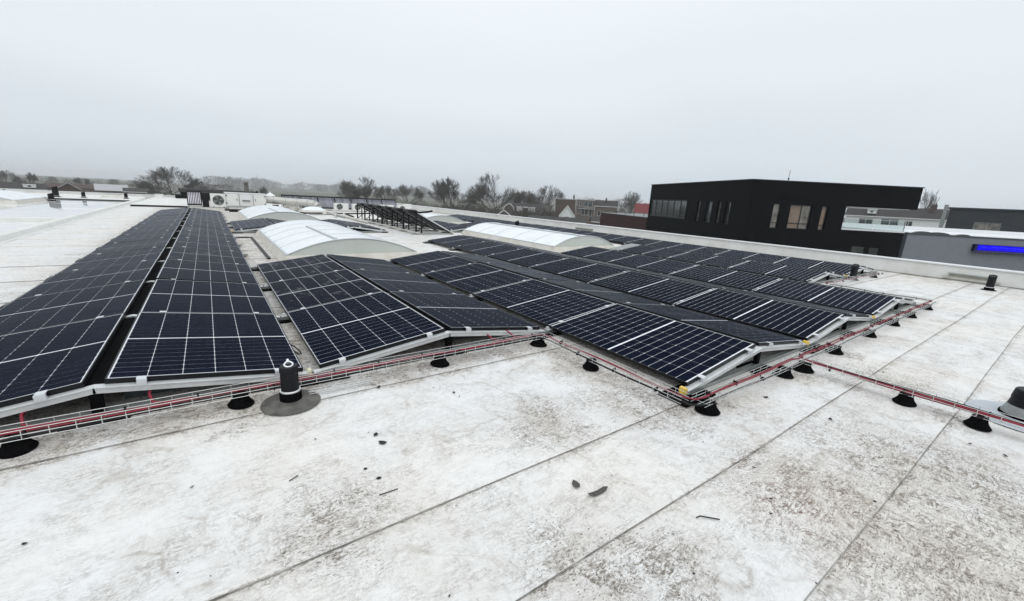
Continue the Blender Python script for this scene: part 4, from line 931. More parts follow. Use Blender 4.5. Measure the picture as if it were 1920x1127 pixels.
class Face:
    """a vertical facade: a is its left end seen from outside, d its unit direction, n points inwards"""
    def __init__(s, a, b, origin):
        s.a = Vector((a[0], a[1], 0)); e = Vector((b[0], b[1], 0)) - s.a; s.L = e.length; s.d = e.normalized(); s.n = Vector((-s.d.y, s.d.x, 0)); s.o = Vector(origin)
        if s.n.dot(s.a) < 0: s.n = -s.n
    def p(s, u, z, dep=0.0): return s.a + s.d * u + s.n * dep + Vector((0, 0, z)) - s.o
    def box(s, b, u0, u1, z0, z1, d0, d1):
        return b.hexa([s.p(u0,z0,d0), s.p(u1,z0,d0), s.p(u1,z0,d1), s.p(u0,z0,d1), s.p(u0,z1,d0), s.p(u1,z1,d0), s.p(u1,z1,d1), s.p(u0,z1,d1)])
    def wall(s, b, u0, u1, z0, z1, holes, rev=0.16):
        us = sorted({u0, u1, *[h[0] for h in holes], *[h[1] for h in holes]}); zs = sorted({z0, z1, *[h[2] for h in holes], *[h[3] for h in holes]})
        for i in range(len(us)-1):
            for j in range(len(zs)-1):
                um, zm = (us[i]+us[i+1])/2, (zs[j]+zs[j+1])/2
                if any(h[0] < um < h[1] and h[2] < zm < h[3] for h in holes): continue
                b.add([s.p(us[i],zs[j]), s.p(us[i+1],zs[j]), s.p(us[i+1],zs[j+1]), s.p(us[i],zs[j+1])], [(0,1,2,3)])
        for h in holes:
            c = [(h[0],h[2]),(h[1],h[2]),(h[1],h[3]),(h[0],h[3])]
            for k in range(4):
                (x0,q0),(x1,q1) = c[k], c[(k+1)%4]; b.add([s.p(x0,q0), s.p(x1,q1), s.p(x1,q1,rev), s.p(x0,q0,rev)], [(0,1,2,3)])
        return b
    def window(s, par, h, mull=(), trans=(), pane='pane', fm='dark_alu', fw=0.05, rev=0.16, sill=None):
        u0, u1, z0, z1 = h; b = MB(); dd = rev - 0.07
        e = 0.002
        s.box(b, u0+e, u1-e, z0+e, z0+fw, dd, rev); s.box(b, u0+e, u1-e, z1-fw, z1-e, dd, rev)
        s.box(b, u0+e, u0+fw, z0+fw, z1-fw, dd, rev); s.box(b, u1-fw, u1-e, z0+fw, z1-fw, dd, rev)
        for m in mull: s.box(b, m-fw/2, m+fw/2, z0+fw, z1-fw, dd+.004, rev)
        for t in trans: s.box(b, u0+fw, u1-fw, t-fw/2, t+fw/2, dd+.008, rev)
        w = b.obj('window', M[fm], par)
        edges = [u0+fw] + [x for m in mull for x in (m-fw/2, m+fw/2)] + [u1-fw]
        for k in range(0, len(edges), 2):
            pm = pane[k//2 % len(pane)] if isinstance(pane, (list, tuple)) else pane
            q = MB(); s.box(q, edges[k], edges[k+1], z0+fw, z1-fw, rev-0.035, rev-0.02); q.obj('pane', M[pm], w)
        if sill: q = MB(); s.box(q, u0-.04, u1+.04, z0-.05, z0-e, -.05, dd); q.obj('sill', M[sill], w)
        return w

# ---- black annexe beyond the parapet
bc, bl, br = (25.62, 12.16), (31.35, 23.26), (32.74, 6.18); ZB = 3.30
O = (bc[0], bc[1], 0); t = tag(empty('annexe', O), 'black flat-roofed building with narrow windows and open corner terrace', 'building')
FL = Face(bl, bc, O); FR = Face(bc, br, O)
e1 = FL.d * -1; e2 = FR.d
def bp(s2, s1): v = e2 * s2 + e1 * s1; return (v.x, v.y)
holesL = [(0.12, 5.92, 0.72, 2.10), (7.30, 7.66, 0.66, 2.05), (8.36, 9.02, 0.66, 2.05), (9.62, 9.93, 0.66, 2.05), (10.46, 10.92, 0.66, 2.05)]
holesR = [(1.42, 1.84, 0.64, 2.05), (2.38, 3.58, 0.66, 2.05), (4.12, 4.46, 0.68, 2.05)]
w = MB(); FL.wall(w, 0, FL.L, GROUND, ZB, holesL); FR.wall(w, 0, 5.42, GROUND, ZB, holesR)
w.prism([bp(0.17, 0.17), bp(5.40, 0.17), bp(5.40, FL.L - .01), bp(0.17, FL.L - .01)], GROUND, ZB - 0.02)
w.obj('wall', M['black_brick'], t)
lw = MB().prism([bp(5.421, 0.0), bp(8.88, 0.0), bp(8.88, 3.2), bp(5.421, 3.2)], GROUND, 0.78); lw.obj('terrace_base', M['black_brick'], t)
MB().prism([bp(5.421, -0.02), bp(8.90, -0.02), bp(8.90, 3.2), bp(5.421, 3.2)], 0.782, 0.86).obj('terrace_slab', M['coping'], t)
MB().prism([bp(5.421, 0.0), bp(9.25, 0.0), bp(9.25, 3.2), bp(5.421, 3.2)], 2.10, ZB - 0.001).obj('terrace_roof', M['black_brick'], t)
MB().prism([bp(5.44, 0.02), bp(8.85, 0.02), bp(8.85, 3.15), bp(5.44, 3.15)], 2.075, 2.098).obj('soffit', M['white_paint'], t)
MB().prism([bp(-0.05, -0.05), bp(9.28, -0.05), bp(9.28, 3.25), bp(5.6, 3.25), bp(5.6, FL.L + .04), bp(-0.05, FL.L + .04)], ZB, ZB + 0.05).obj('roof_edge', M['dark_alu'], t)
FL.window(t, holesL[0], [0.12 + 5.8 * k / 6 for k in range(1, 6)], [0.98], 'pane', fw=0.07)
for k, h in enumerate(holesL[1:]): FL.window(t, h, [], [0.95], ['curtain', 'pane'][k % 2], fw=0.05)
FR.window(t, holesR[0], [], [0.95], 'curtain', fw=0.045); FR.window(t, holesR[1], [3.05], [0.98], ['orange_curtain', 'curtain'], fw=0.05); FR.window(t, holesR[2], [], [0.95], 'orange_curtain', fw=0.045)
b = MB(); FR.box(b, 6.2, 6.9, -0.9, -0.14, -0.03, -0.003); FR.box(b, 7.2, 7.7, -0.9, -0.16, -0.03, -0.003); b.obj('lower_window', M['pane'], t)
# glass balustrade of the terrace
gm = bpy.data.materials.new('balustrade_glass'); gm.use_nodes = True; g = NG(gm); gb = gm.node_tree.nodes['Principled BSDF']
gl = g.n('ShaderNodeBsdfGlossy'); gl.inputs['Roughness'].default_value = 0.03; tr = g.n('ShaderNodeBsdfTransparent'); tr.inputs['Color'].default_value = (0.88, 0.93, 0.92, 1)
fz = g.n('ShaderNodeFresnel'); fz.inputs['IOR'].default_value = 1.5; ms = g.n('ShaderNodeMixShader'); g.lk(fz.outputs[0], ms.inputs[0]); g.lk(tr.outputs[0], ms.inputs[1]); g.lk(gl.outputs[0], ms.inputs[2])
g.lk(ms.outputs[0], gm.node_tree.nodes['Material Output'].inputs['Surface'])
bal = tag(empty('balustrade', O), 'glass balustrade along the open terrace of the black building', 'balustrade')
for k in range(2):
    b = MB(); FR.box(b, 5.48 + k * 1.70, 5.48 + k * 1.70 + 1.66, 0.865, 1.42, 0.06, 0.075); b.obj('glass_pane', gm, bal)
b = MB(); FR.box(b, 5.46, 8.88, 1.425, 1.445, 0.05, 0.085); b.obj('handrail', M['alu'], bal)
b = MB(); FR.box(b, 8.86, 8.895, 0.861, 1.42, 0.05, 0.085); b.obj('post', M['alu'], bal)
an = tag(empty('antenna', (O[0] + bp(2.6, 0.9)[0], O[1] + bp(2.6, 0.9)[1], ZB + 0.05)), 'thin bent antenna mast on the black building roof', 'antenna')
MB().tube([(0,0,0), (0,0,0.35), (0.02,0,0.62)], 0.018, 6).obj('mast', M['galv'], an); MB().tube([(0.02,0,0.55), (0.10,0.02,0.66)], 0.014, 5).obj('aerial_arm', M['galv'], an); MB().lathe([(0.05,0.12),(0.05,0.2),(0,0.2)], 8).obj('bracket', M['rack'], an)
# ---- wine-red wing
wr_ = tag(empty('wing', (bl[0], bl[1], 0)), 'low dark-red wing left of the black building with thin roof rail', 'building')
FW = Face((36.7, 33.7), (31.33, 23.30), (bl[0], bl[1], 0))
hw_ = [(2.2, 2.6, -2.6, -1.35), (3.5, 3.8, -2.6, -1.35), (4.6, 5.0, -2.6, -1.45), (6.4, 6.9, -2.6, -1.6)]
b = MB(); FW.wall(b, 0, FW.L, GROUND, 0.50, hw_, 0.12); FW.box(b, 0, FW.L, GROUND, 0.48, 0.13, 7.0); b.obj('wall', M['wine'], wr_)
for k, h in enumerate(hw_): FW.window(wr_, h, [], [], ['curtain', 'pane'][k % 2], rev=0.12, fw=0.04)
b = MB(); FW.box(b, -0.04, FW.L, 0.502, 0.56, -0.05, 7.05); b.obj('roof_edge', mat('zinc_edge', (0.10, 0.115, 0.12), 0.4), wr_)
b = MB(); FW.box(b, 0.2, FW.L - .2, 0.80, 0.825, 0.9, 0.925)
for k in range(6): FW.box(b, 0.3 + k * 2.2, 0.34 + k * 2.2, 0.561, 0.80, 0.9, 0.94)
b.obj('roof_rail', M['rack'], wr_)
# ---- grey painted building with the blue sign
GO = (33.4, 6.3, 0); gr_ = tag(empty('grey_building', GO), 'grey painted brick building with white flat roof at the right edge', 'building')
FG = Face((32.62, 6.28), (32.62 + e2.x * 13, 6.28 + e2.y * 13), GO)
ZG = 0.74
b = MB(); FG.box(b, 0, 30, GROUND, ZG, 0.05, 9.0); b.obj('wall', M['grey_wall'], gr_)
# brick courses near enough to tell apart would be a pixel high: left to the material; the coping and roof sheet are built
b = MB(); FG.box(b, -0.03, 30, ZG + 0.001, ZG + 0.07, 0.02, 0.30); b.obj('coping', mat('dark_coping', (0.055, 0.062, 0.065), 0.5), gr_)
b = MB(); FG.box(b, 0.3, 30, ZG + 0.02, ZG + 0.10, 0.36, 9.0); b.obj('roof_sheet', mat('bright_roof_sheet', (0.78, 0.80, 0.82), 0.3), gr_)
b = MB(); FG.box(b, 0.2, 30, ZG + 0.10, ZG + 0.36, 7.4, 7.6); b.obj('rear_upstand', M['coping'], gr_)
for k, (u, wd, hh) in enumerate(((0.9, 0.55, 0.13), (1.75, 0.6, 0.12), (3.1, 0.35, 0.08), (8.5, 0.25, 0.10))):
    b = MB(); pts = [FG.p(u - wd, ZG + .071, .1), FG.p(u + wd, ZG + .071, .1)] + [FG.p(u + wd * math.cos(a), ZG + .071 + hh * max(0, math.sin(a)) ** 1.3, .1) for a in [i * math.pi / 8 for i in range(1, 8)]]
    b.extrude(pts, tuple(FG.n * 0.18)); b.obj('sheet_fold', mat('dark_sheet', (0.07, 0.085, 0.09), 0.5), gr_)
M['blue'] = mat('lit_blue_sign', (0.0, 0.0, 0.25), 0.4, spec=0.1, emit=((0.007, 0.0, 0.72), 1.0)); M['blue2'] = mat('lit_blue_dots', (0.05, 0.05, 0.8), 0.4, spec=0.1, emit=((0.05, 0.06, 1.0), 1.0)); M['blue3'] = mat('sign_casing', (0.004, 0.004, 0.05), 0.4)
sg = tag(empty('lit_sign', GO), 'long glowing blue sign box on the grey wall', 'sign')
u0 = 3.62; z0, z1 = 0.02, 0.40
b = MB(); FG.box(b, u0, 9.0, z0, z1, -0.14, 0.049); b.obj('casing', M['blue3'], sg)
b = MB(); FG.box(b, u0 + .12, 8.95, z0 + .06, z1 - .03, -0.155, -0.141); b.obj('lit_face', M['blue'], sg)
b = MB(); FG.box(b, u0 - .05, 9.0, z0 - .02, z0 + .012, -0.20, -0.142); b.obj('lower_rail', mat('sign_rail', (0.12, 0.10, 0.42), 0.3, 0.3), sg)
rs = random.Random(8); u = u0 + .3
for k in range(44):
    wd = rs.uniform(.02, .06); zz = rs.uniform(.20, .27); b = MB(); FG.box(b, u, u + wd, zz, zz + rs.uniform(.02, .05), -0.160, -0.1555); b.obj('lit_dot', M['blue2'], sg); u += wd + rs.uniform(.03, .09)

# ---- houses
def house(p0, p1, depth, z_eave, z_ridge, label, wall='brick', roof='tiles', gable=False, wins=(), chim=(), trim=None, over=0.25, group=None, gambrel=False, name='house', dormer=None, zg=GROUND, flat=False, fm='white_paint', pm='pane'):
    a = Vector((p0[0], p0[1], 0)); c = Vector((p1[0], p1[1], 0)); o = (a + c) / 2
    t = tag(empty(name, (o.x, o.y, zg)), label, 'house', group); O_ = (o.x, o.y, zg)
    F = Face(p0, p1, O_); L = F.L
    b = MB(); F.wall(b, 0, L, zg, z_eave, wins, 0.14); F.box(b, 0, L, zg, z_eave - .01, 0.15, depth)
    if gable:
        if gambrel:
            zm = z_eave + (z_ridge - z_eave) * 0.62; prof = [(0, z_eave), (L*0.16, zm), (L/2, z_ridge), (L*0.84, zm), (L, z_eave)]
        else: prof = [(0, z_eave), (L/2, z_ridge), (L, z_eave)]
        b.extrude([F.p(u, z, 0.0) for u, z in prof], tuple(F.n * depth)); b.obj('wall', M[wall], t)
        r = MB()
        for k in range(len(prof) - 1):
            (u0, q0), (u1, q1) = prof[k], prof[k+1]; nx, nz = -(q1-q0), (u1-u0); ln = math.hypot(nx, nz); nx, nz = nx/ln*.12, nz/ln*.12
            r.hexa([F.p(u0,q0+.005,-over), F.p(u1,q1+.005,-over), F.p(u1,q1+.005,depth+over), F.p(u0,q0+.005,depth+over), F.p(u0+nx,q0+nz,-over), F.p(u1+nx,q1+nz,-over), F.p(u1+nx,q1+nz,depth+over), F.p(u0+nx,q0+nz,depth+over)])
        rf = r.obj('roof', M[roof], t)
        if trim:
            for k in range(len(prof) - 1):
                (u0, q0), (u1, q1) = prof[k], prof[k+1]; q = MB(); q.beam(F.p(u0, q0+.02, -over-.03), F.p(u1, q1+.02, -over-.03), .06, .19); q.obj('verge_board', M[trim], rf)
    else:
        b.obj('wall', M[wall], t)
        if flat:
            r = MB(); F.box(r, -.15, L+.15, z_eave+.002, z_ridge, -.15, depth+.15); rf = r.obj('roof', M[roof], t)
        else:
            r = MB(); r.extrude([F.p(-over, z_eave, -over), F.p(-over, z_ridge, depth/2), F.p(-over, z_eave, depth+over)], tuple(F.d * (L + 2*over))); rf = r.obj('roof', M[roof], t)
            if trim: q = MB(); F.box(q, -over, L+over, z_eave-.16, z_eave-.004, -over-.08, -over-.002); q.obj('gutter', M[trim], rf)
    for h in wins: F.window(t, h, [(h[0]+h[1])/2] if h[1]-h[0] > 1.1 else [], [], pm, fm, 0.07, 0.14)
    for u, d, zt in chim:
        q = MB(); F.box(q, u-.3, u+.3, z_eave, zt, d, d+.5); ch = q.obj('chimney', M['brick'], rf); q = MB(); F.box(q, u-.12, u+.12, zt+.001, zt+.35, d+.13, d+.37); q.obj('chimney_pot', M['tiles'], ch)
    if dormer:
        u0, u1, q0, q1 = dormer; q = MB(); F.box(q, u0, u1, q0, q1, 0.3, depth/2); dm = q.obj('dormer', M['white_paint'], rf)
        k = MB(); F.box(k, u0-.1, u1+.1, q1+.002, q1+.14, 0.1, depth/2); k.obj('dormer_roof', M['coping'], dm)
        k = MB(); F.box(k, u0+(u1-u0)*.36, u0+(u1-u0)*.62, q0+.2, q1-.15, 0.27, 0.298); k.obj('dormer_window', M['pane'], dm)
    return t
house((99.2,112.5), (104.3,107.8), 9, 2.30, 2.60, 'dark brick flat-roofed block with black chimney, left half', 'brick', 'pale_roof', wins=(), chim=((6.2, 2.0, 3.9),), name='apartment_block', flat=True)
house((104.45,107.65), (108.9,103.15), 9, 2.36, 2.66, 'flat-roofed block with white window bands and balcony, right half', 'brick2', 'pale_roof', flat=True, name='apartment_block',
      wins=((0.3,1.9,0.4,1.9), (2.6,5.6,0.1,2.0), (0.4,1.2,-2.2,-.4), (1.9,4.3,-2.6,-.5), (4.6,5.6,-2.9,-.5)))
bk = tag(empty('balcony', (106.6, 105.4, -0.45)), 'balcony with pale railing on the flat-roofed block', 'balcony'); FBK = Face((104.9,106.9), (108.6,103.1), (106.6,105.4,-0.45))
b = MB(); FBK.box(b, 0, FBK.L, -.55, -.35, -.6, .2); b.obj('slab', M['pale_roof'], bk)
b = MB(); FBK.box(b, 0, FBK.L, .38, .46, -.6, -.52)
for k in range(13): FBK.box(b, k*FBK.L/12.2, k*FBK.L/12.2+.05, -.349, .379, -.6, -.55)
b.obj('railing', M['galv'], bk)
house((109.0,103.0), (114.0,97.45), 8, 0.75, 2.75, 'brick house with dark hipped roof right of the flat-roofed block', 'brick2', 'tiles', wins=((1.0,3.2,-2.6,-.9),(4.6,6.2,-2.6,-.9)), chim=((3.6,2.4,3.4),), trim='white_paint')
house((86.9,96.7), (90.5,93.35), 9, -2.75, 0.45, 'white-gabled house with dark window under its pointed roof', 'white_paint', 'tiles2', True, wins=((1.9,3.1,-4.6,-2.85),), trim='white_paint', over=0.3)
house((79.0,115.6), (82.2,113.3), 10, -2.5, 0.05, 'brown house with pale-edged gambrel gable', 'brick2', 'tiles2', True, gambrel=True, trim='white_paint', wins=((1.4,2.6,-4.5,-3.0),))
house((82.6,115.2), (90.5,109.2), 9, -3.0, 0.3, 'long dark-roofed house with white dormer beside the gambrel house', 'brick2', 'tiles', dormer=(1.4,7.6,-2.7,-1.0), wins=((1.5,3.5,-5.6,-3.9),(5.5,7.5,-5.6,-3.9)))
house((60.9,91.6), (63.8,89.65), 6, -2.75, -1.45, 'small brown gabled shed roof with white verge before the gambrel house', 'brick2', 'tiles2', True, trim='white_paint')
house((68.5,88.0), (80.0,78.5), 7, -3.6, -2.5, 'long dark roof close behind the parapet, centre', 'brick', 'tiles', wins=((2,4,-5.6,-4.2),(8,10,-5.6,-4.2)), trim='white_paint')
house((83,79), (92,71), 7, -3.2, -2.0, 'low dark-roofed house left of the red wing', 'brick2', 'tiles', wins=((2,4,-4.4,-3),(6,8,-4.4,-3)), trim='white_paint')
house((149.2,117.6), (155.5,109.2), 9, -1.3, 2.6, 'house with bright red tiled roof beside the black building', 'render', 'red_tiles', wins=((2,3.6,-4,-2.2),))
house((-29.3,147.1), (-25.0,147.9), 9, -2.0, -0.40, 'dark brick gabled house with pale roof edge on the left', 'brick', 'tiles2', True, trim='pale_roof')
house((-51,193.5), (-41,195.6), 9, -3.5, -1.7, 'long grey roof with white dormers at the far left', 'brick2', 'tiles', dormer=(5.5,8.2,-3.0,-2.2), wins=((1,2.2,-4.9,-4.0),(3,4.2,-4.9,-4.0),(5,6.2,-4.9,-4.0),(7,8.2,-4.9,-4.0)), trim='white_paint')
house((-39.5,188), (-34.5,188.8), 8, -4.0, -3.0, 'small white-edged gable left of the dark gabled house', 'brick2', 'pale_roof', True, trim='white_paint')
house((-33.8,181), (-30.5,181.6), 8, -4.2, -3.3, 'small pale gable roof nearer the dark gabled house', 'brick2', 'pale_roof', True, trim='white_paint')
house((-44.5,214), (-33,217), 10, -3.0, -1.6, 'long misty brown roof behind the dark gabled house', 'brick2', 'tiles2')
house((-30.0,197.5), (-22.0,198.8), 9, -2.9, -1.0, 'grey roof with pale patches right of the dark gabled house', 'brick2', 'pale_roof', trim='white_paint')
house((-20.5,176), (-15.5,176.6), 8, -2.6, -1.5, 'small dark roof with bright white edge left of the big bare tree', 'brick2', 'tiles', trim='white_paint')
house((105.8,30.6), (109.0,16.2), 9, 2.00, 3.75, 'white terrace house with dark tiled roof seen past the terrace', 'white_paint', 'tiles', wins=((2.2,4.4,-.2,1.5),(5.6,8.2,-.3,1.6),(9.0,10.2,.2,1.4)), dormer=(3.2,4.6,2.5,3.2), chim=((12.4,3.0,4.4),), trim='white_paint')
house((69.2,10.4), (69.9,2.0), 10, 3.05, 3.25, 'dark slate-clad flat building with framed doorway at the right edge', 'slate_clad', 'slate_clad', flat=True, name='dark_building', wins=((2.2,4.2,-.4,1.75),), fm='galv', pm='curtain')
_F = Face((69.2,10.4), (69.9,2.0), (69.5,6,0)); b = MB(); _F.box(b, -.5, -.18, 0.2, 3.5, -.3, 0.2); o = b.obj('downpipe', M['galv']); o.location = (69.5,6,0); tag(o, 'pale slanting corner pipe at the left edge of the slate-clad building', 'pipe')
house((118,33), (122,12), 9, 2.6, 4.2, 'brown-roofed row behind the bare tree at the right', 'brick2', 'tiles2', wins=((3,5,0,1.6),(8,10,0,1.6),(13,15,0,1.6)), chim=((5,3,5.0),(13,3,5.0)))
tw = tag(empty('tower', (17.0, 259.4, GROUND)), 'grey square tower rising in the mist behind the air handler', 'tower')
MB().box(-.95, -.95, 0, .95, .95, 9.6).obj('shaft', M['brick2'], tw); MB().box(-1.1, -1.1, 9.602, 1.1, 1.1, 9.9).obj('cap', M['pale_roof'], tw); MB().box(-.4, -.97, 8.0, .4, -.952, 9.0).obj('louvre', M['rack'], tw)
ms_ = tag(MB().tube([(0,0,0),(0,0,17.5)], [0.25, 0.08], 6).obj('mast', M['galv']), 'thin pale mast in the mist above the air handler', 'mast'); ms_.location = (34.6, 398.5, GROUND)

# ================================================================= trees
M['bark'] = mat('winter_bark', (0.050, 0.044, 0.036), 0.9, noise=(1.2, 0.6, (0.075, 0.070, 0.055)))
M['twig'] = mat('winter_twigs', (0.066, 0.060, 0.050), 0.9, noise=(0.8, 0.7, (0.090, 0.084, 0.072)))
M['ever'] = mat('evergreen_leaf', (0.030, 0.036, 0.024), 0.8, noise=(1.5, 0.7, (0.050, 0.055, 0.038)))
def bare_tree_mesh(seed, h=14.0, spread=0.5, trunk=0.26, lean=0.0):
    rr = random.Random(seed); tb, cb = MB(), MB()
    def grow(p, d, L, r, lev):
        n = 3 if lev < 3 else 2; pts = [p.copy()]; q = p.copy(); dd = d.copy()
        for i in range(n):
            dd = (dd + Vector((rr.uniform(-1,1), rr.uniform(-1,1), rr.uniform(-.5,.9))) * (0.10 + 0.05 * lev)).normalized(); q = q + dd * (L / n); pts.append(q.copy())
        r1 = r * (0.62 if lev else 0.75)
        (tb if lev < 3 else cb).tube(pts, [r + (r1 - r) * i / n for i in range(n + 1)], 7 if lev == 0 else (5 if lev < 3 else 3), False)
        if lev == 5: return
        kids = (7, 4, 4, 5, 8)[lev]
        for k in range(kids):
            f = 1.0 if k == 0 else rr.uniform(0.30 if lev else 0.62, 1.0)
            i = min(n - 1, int(f * n)); base = pts[i].lerp(pts[i+1], f * n - i) if f < 1 else pts[-1]
            a = rr.random() * 6.283; side = dd.orthogonal().normalized(); side.rotate(Matrix.Rotation(a, 3, dd))
            sp = spread * (0.30 if k == 0 else rr.uniform(0.8, 1.35)) * (1.25 if lev == 0 else 1)
            rad = base - Vector((0, 0, h * 0.22)); nd = (dd + side * sp + (rad.normalized() * 0.42 if rad.length > .5 else Vector((0, 0, .1)))).normalized()
            el_ = math.sqrt((base.x / RX) ** 2 + (base.y / RX) ** 2 + ((base.z - h * .22) / RZ) ** 2); cut = 1.0 if el_ < .72 else max(0.35, 1.0 - (el_ - .72) * 2.2)
            grow(base, nd, cut * L * (rr.uniform(0.68, 0.86) if lev else rr.uniform(1.25, 1.6)), max(r1 * rr.uniform(.5, .78), 0.025), lev + 1)
    L0 = h * 0.20; RX, RZ = h * 0.52, h * 0.74
    grow(Vector((0,0,0)), Vector((lean, 0, 1)).normalized(), L0, trunk, 0)
    zmax = max(v[2] for v in cb.v); k = h / zmax
    tb.v = [(x*k, y*k, z*k) for x, y, z in tb.v]; cb.v = [(x*k, y*k, z*k) for x, y, z in cb.v]
    return tb.mesh('trunk', M['bark']), cb.mesh('crown', M['twig'])
TREES = [bare_tree_mesh(s, 14.0, sp, tr_) for s, sp, tr_ in ((2, 0.66, 0.27), (7, 0.60, 0.25), (13, 0.74, 0.28), (21, 0.56, 0.22))]
def width_of(me):
    xs = [v.co.x for v in me.vertices]; return max(xs) - min(xs)
TW = [width_of(t_[1]) for t_ in TREES]
def bare_tree(x, y, ztop, wid, k, rz, label, group='bare trees beyond the roof', zg=GROUND):
    t = tag(empty('bare_tree', (x, y, zg), (0, 0, rz)), label, 'tree', group); s = (ztop - zg) / 14.0; sw = wid / TW[k]
    inst('trunk', TREES[k][0], t, scale=(sw, sw, s)); inst('crown', TREES[k][1], t, scale=(sw, sw, s)); return t
bare_tree(-11.1, 219.7, 7.2, 30.0, 2, 0.3, 'big dome-shaped bare tree on the left above the long array')
bare_tree(54.4, 182, 8.0, 20, 0, 1.1, 'bare tree with dark centre left of the middle treeline')
bare_tree(47.5, 186, 6.2, 13, 3, 2.0, 'pale bare tree at the left end of the middle treeline')
bare_tree(75.6, 217, 5.8, 12, 1, 0.2, 'slim misty bare tree right of the dark-centred tree')
bare_tree(81.2, 204.5, 6.4, 19, 3, 2.5, 'broad misty bare tree left of centre')
bare_tree(76.0, 146.4, 8.9, 20.5, 1, 0.9, 'dark round bare tree in the centre of the skyline')
bare_tree(90.4, 138, 11.2, 24, 0, 2.6, 'tallest bare tree right of the centre, spreading crown')
bare_tree(136.1, 160, 9.4, 22, 2, 4.0, 'pale rounded bare tree above the dormer house')
bare_tree(139.2, 183, 7.2, 14, 1, 5.1, 'misty bare tree between the tallest and the pale rounded one')
bare_tree(163.8, 131.5, 8.4, 17, 2, 1.7, 'pale bare tree left of the black building')
bare_tree(118.0, 21.0, 8.2, 9.5, 0, 0.4, 'bare tree right of the black building, branches swept outward')
bare_tree(100.0, 131, 5.6, 11, 3, 3.3, 'smaller bare tree just right of the tallest one')
bare_tree(-79.8, 320, 2.4, 13, 2, 0.5, 'misty rounded tree at the left picture edge', 'trees in the left mist')
bare_tree(-72.5, 321.7, 2.2, 7, 3, 1.5, 'misty pointed tree second from the left picture edge', 'trees in the left mist')
bare_tree(-57, 345, 0.8, 11, 1, 2.5, 'misty low tree behind the dark gabled house', 'trees in the left mist')
bare_tree(-24, 300, 1.0, 14, 0, 3.5, 'misty broad tree left of the big dome-shaped tree', 'trees in the left mist')
bare_tree(19.0, 196, 1.6, 5, 1, 1.2, 'small dark bare bush-like tree above the duct')
bare_tree(118.6, 15.2, 5.0, 5, 3, 1.9, 'low bare tree by the slate-clad building')

def bush_mesh(seed, n=620, up=0.9):
    rr = random.Random(seed); b = MB()
    for _ in range(n):
        a = rr.random() * 6.283; e = rr.random(); r = rr.random() ** 0.45
        p = Vector((math.cos(a) * r * math.sqrt(1 - e*e*.8), math.sin(a) * r * math.sqrt(1 - e*e*.8), e * (0.55 + 0.45 * rr.random()) * (0.8 + 0.2 * math.sin(3*a + seed))))
        d = (Vector((p.x*.7, p.y*.7, up)) + Vector((rr.uniform(-.6,.6), rr.uniform(-.6,.6), rr.uniform(-.5,.5)))).normalized(); s = d.orthogonal().normalized(); s.rotate(Matrix.Rotation(rr.random()*6.28, 3, d))
        L = rr.uniform(.06, .20); wdt = rr.uniform(.006, .016)
        b.add([p - s*wdt, p + s*wdt, p + d*L], [(0,1,2)])
    st = MB()
    for k in range(7):
        a = k * .9 + seed; st.tube([(0,0,0), (math.cos(a)*.18, math.sin(a)*.18, .35), (math.cos(a)*.45, math.sin(a)*.45, .75)], [.03, .02, .008], 4, False)
    return b.mesh('foliage', M['twig']), st.mesh('stem', M['bark'])
BUSH = [bush_mesh(s, 2200) for s in (1, 2, 3)]
_r = random.Random(17)
def bush(x, y, zt, wd, label, group, k=None):
    k = _r.randrange(3) if k is None else k
    t = tag(empty('thicket_bush', (x, y, GROUND), (0, 0, _r.random()*6.28)), label, 'bush', group); s = (wd/2, wd/2, (zt - GROUND))
    inst('foliage', BUSH[k][0], t, scale=s); inst('stem', BUSH[k][1], t, scale=s)
LB = 'dark bare bush in the thicket behind the far end of the parapet'
for i in range(34):
    f = i / 33; ang = 0.36 + 0.36 * f + _r.uniform(-.01, .01); r = _r.uniform(118, 160)
    bush(math.sin(ang) * r, math.cos(ang) * r, -2.2 + 2.0 * _r.random() + 0.5 * f, _r.uniform(9, 14), LB, 'bushes of the thicket')

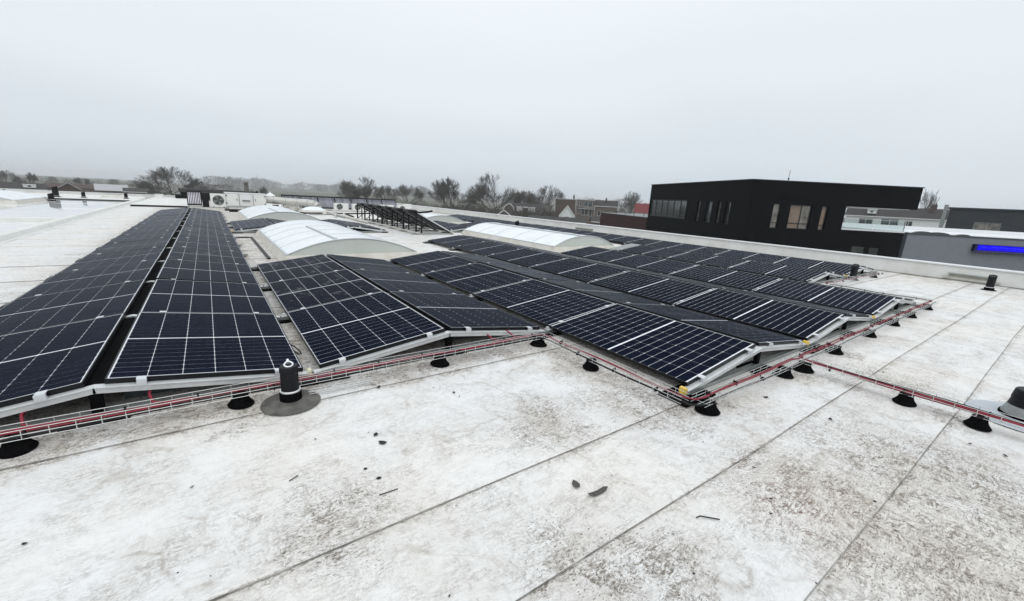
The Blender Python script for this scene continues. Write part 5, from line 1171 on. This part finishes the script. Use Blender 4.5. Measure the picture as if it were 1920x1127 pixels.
# far woods dissolving in the mist
def far_wood(name, a0, a1, r0, r1, hmin, hmax, n, seed, label=None):
    rr = random.Random(seed); b = MB()
    for i in range(n):
        a = a0 + (a1 - a0) * rr.random(); r = rr.uniform(r0, r1); cx, cy = math.sin(a) * r, math.cos(a) * r
        h = hmin + (hmax - hmin) * (0.5 + 0.5 * math.sin(a * 23 + seed) * math.sin(a * 57)) * rr.uniform(.7, 1.0); wd = h * rr.uniform(.35, .55)
        nn = 150
        for _ in range(nn):
            t_ = rr.random() * 6.283; q = rr.random() ** .5; z = rr.random(); rad = wd * q * math.sin(math.pi * (0.12 + 0.80 * z)) ** .7
            p = Vector((cx + math.cos(t_) * rad, cy + math.sin(t_) * rad, GROUND + h * (0.06 + 0.86 * z)))
            d = Vector((math.cos(t_)*.6 + rr.uniform(-.4,.4), math.sin(t_)*.6 + rr.uniform(-.4,.4), 1)).normalized(); s = d.orthogonal().normalized(); s.rotate(Matrix.Rotation(rr.random()*6.28, 3, d))
            L = h * rr.uniform(.07, .16); w_ = h * rr.uniform(.008, .022); b.add([p - s*w_, p + s*w_, p + d*L], [(0,1,2)])
    o = b.obj(name, M['twig']); stuff(o); tag(o, label, 'wood'); return o
far_wood('far_wood', -0.32, 0.10, 420, 620, 3.0, 8.5, 140, 1, 'misty wooded skyline behind the houses on the left')
far_wood('far_wood', 0.00, 0.42, 950, 1600, 15.0, 28.0, 240, 2, 'misty wooded skyline behind the air handler')
far_wood('far_wood', 0.36, 1.10, 900, 1500, 14.0, 26.0, 280, 3, 'misty wooded skyline behind the central trees')
far_wood('far_wood', 1.05, 1.62, 300, 480, 8.0, 13.0, 120, 4, 'misty wooded skyline behind the black building')

# ================================================================= haze
hm = bpy.data.materials.new('haze'); hm.use_nodes = True; g = NG(hm); hm.node_tree.nodes.remove(hm.node_tree.nodes['Principled BSDF'])
pv = g.n('ShaderNodeVolumePrincipled'); pv.inputs['Color'].default_value = (0.98, 0.99, 1.0, 1); pv.inputs['Density'].default_value = 0.00045; pv.inputs['Anisotropy'].default_value = 0.0
g.lk(pv.outputs[0], hm.node_tree.nodes['Material Output'].inputs['Volume'])
hz = MB().box(-2520, -1520, GROUND - 1.0, 2520, 2520, 14.0).obj('haze', hm); stuff(hz); hz['label'] = 'thin grey winter mist over the town'; hz['category'] = 'haze'
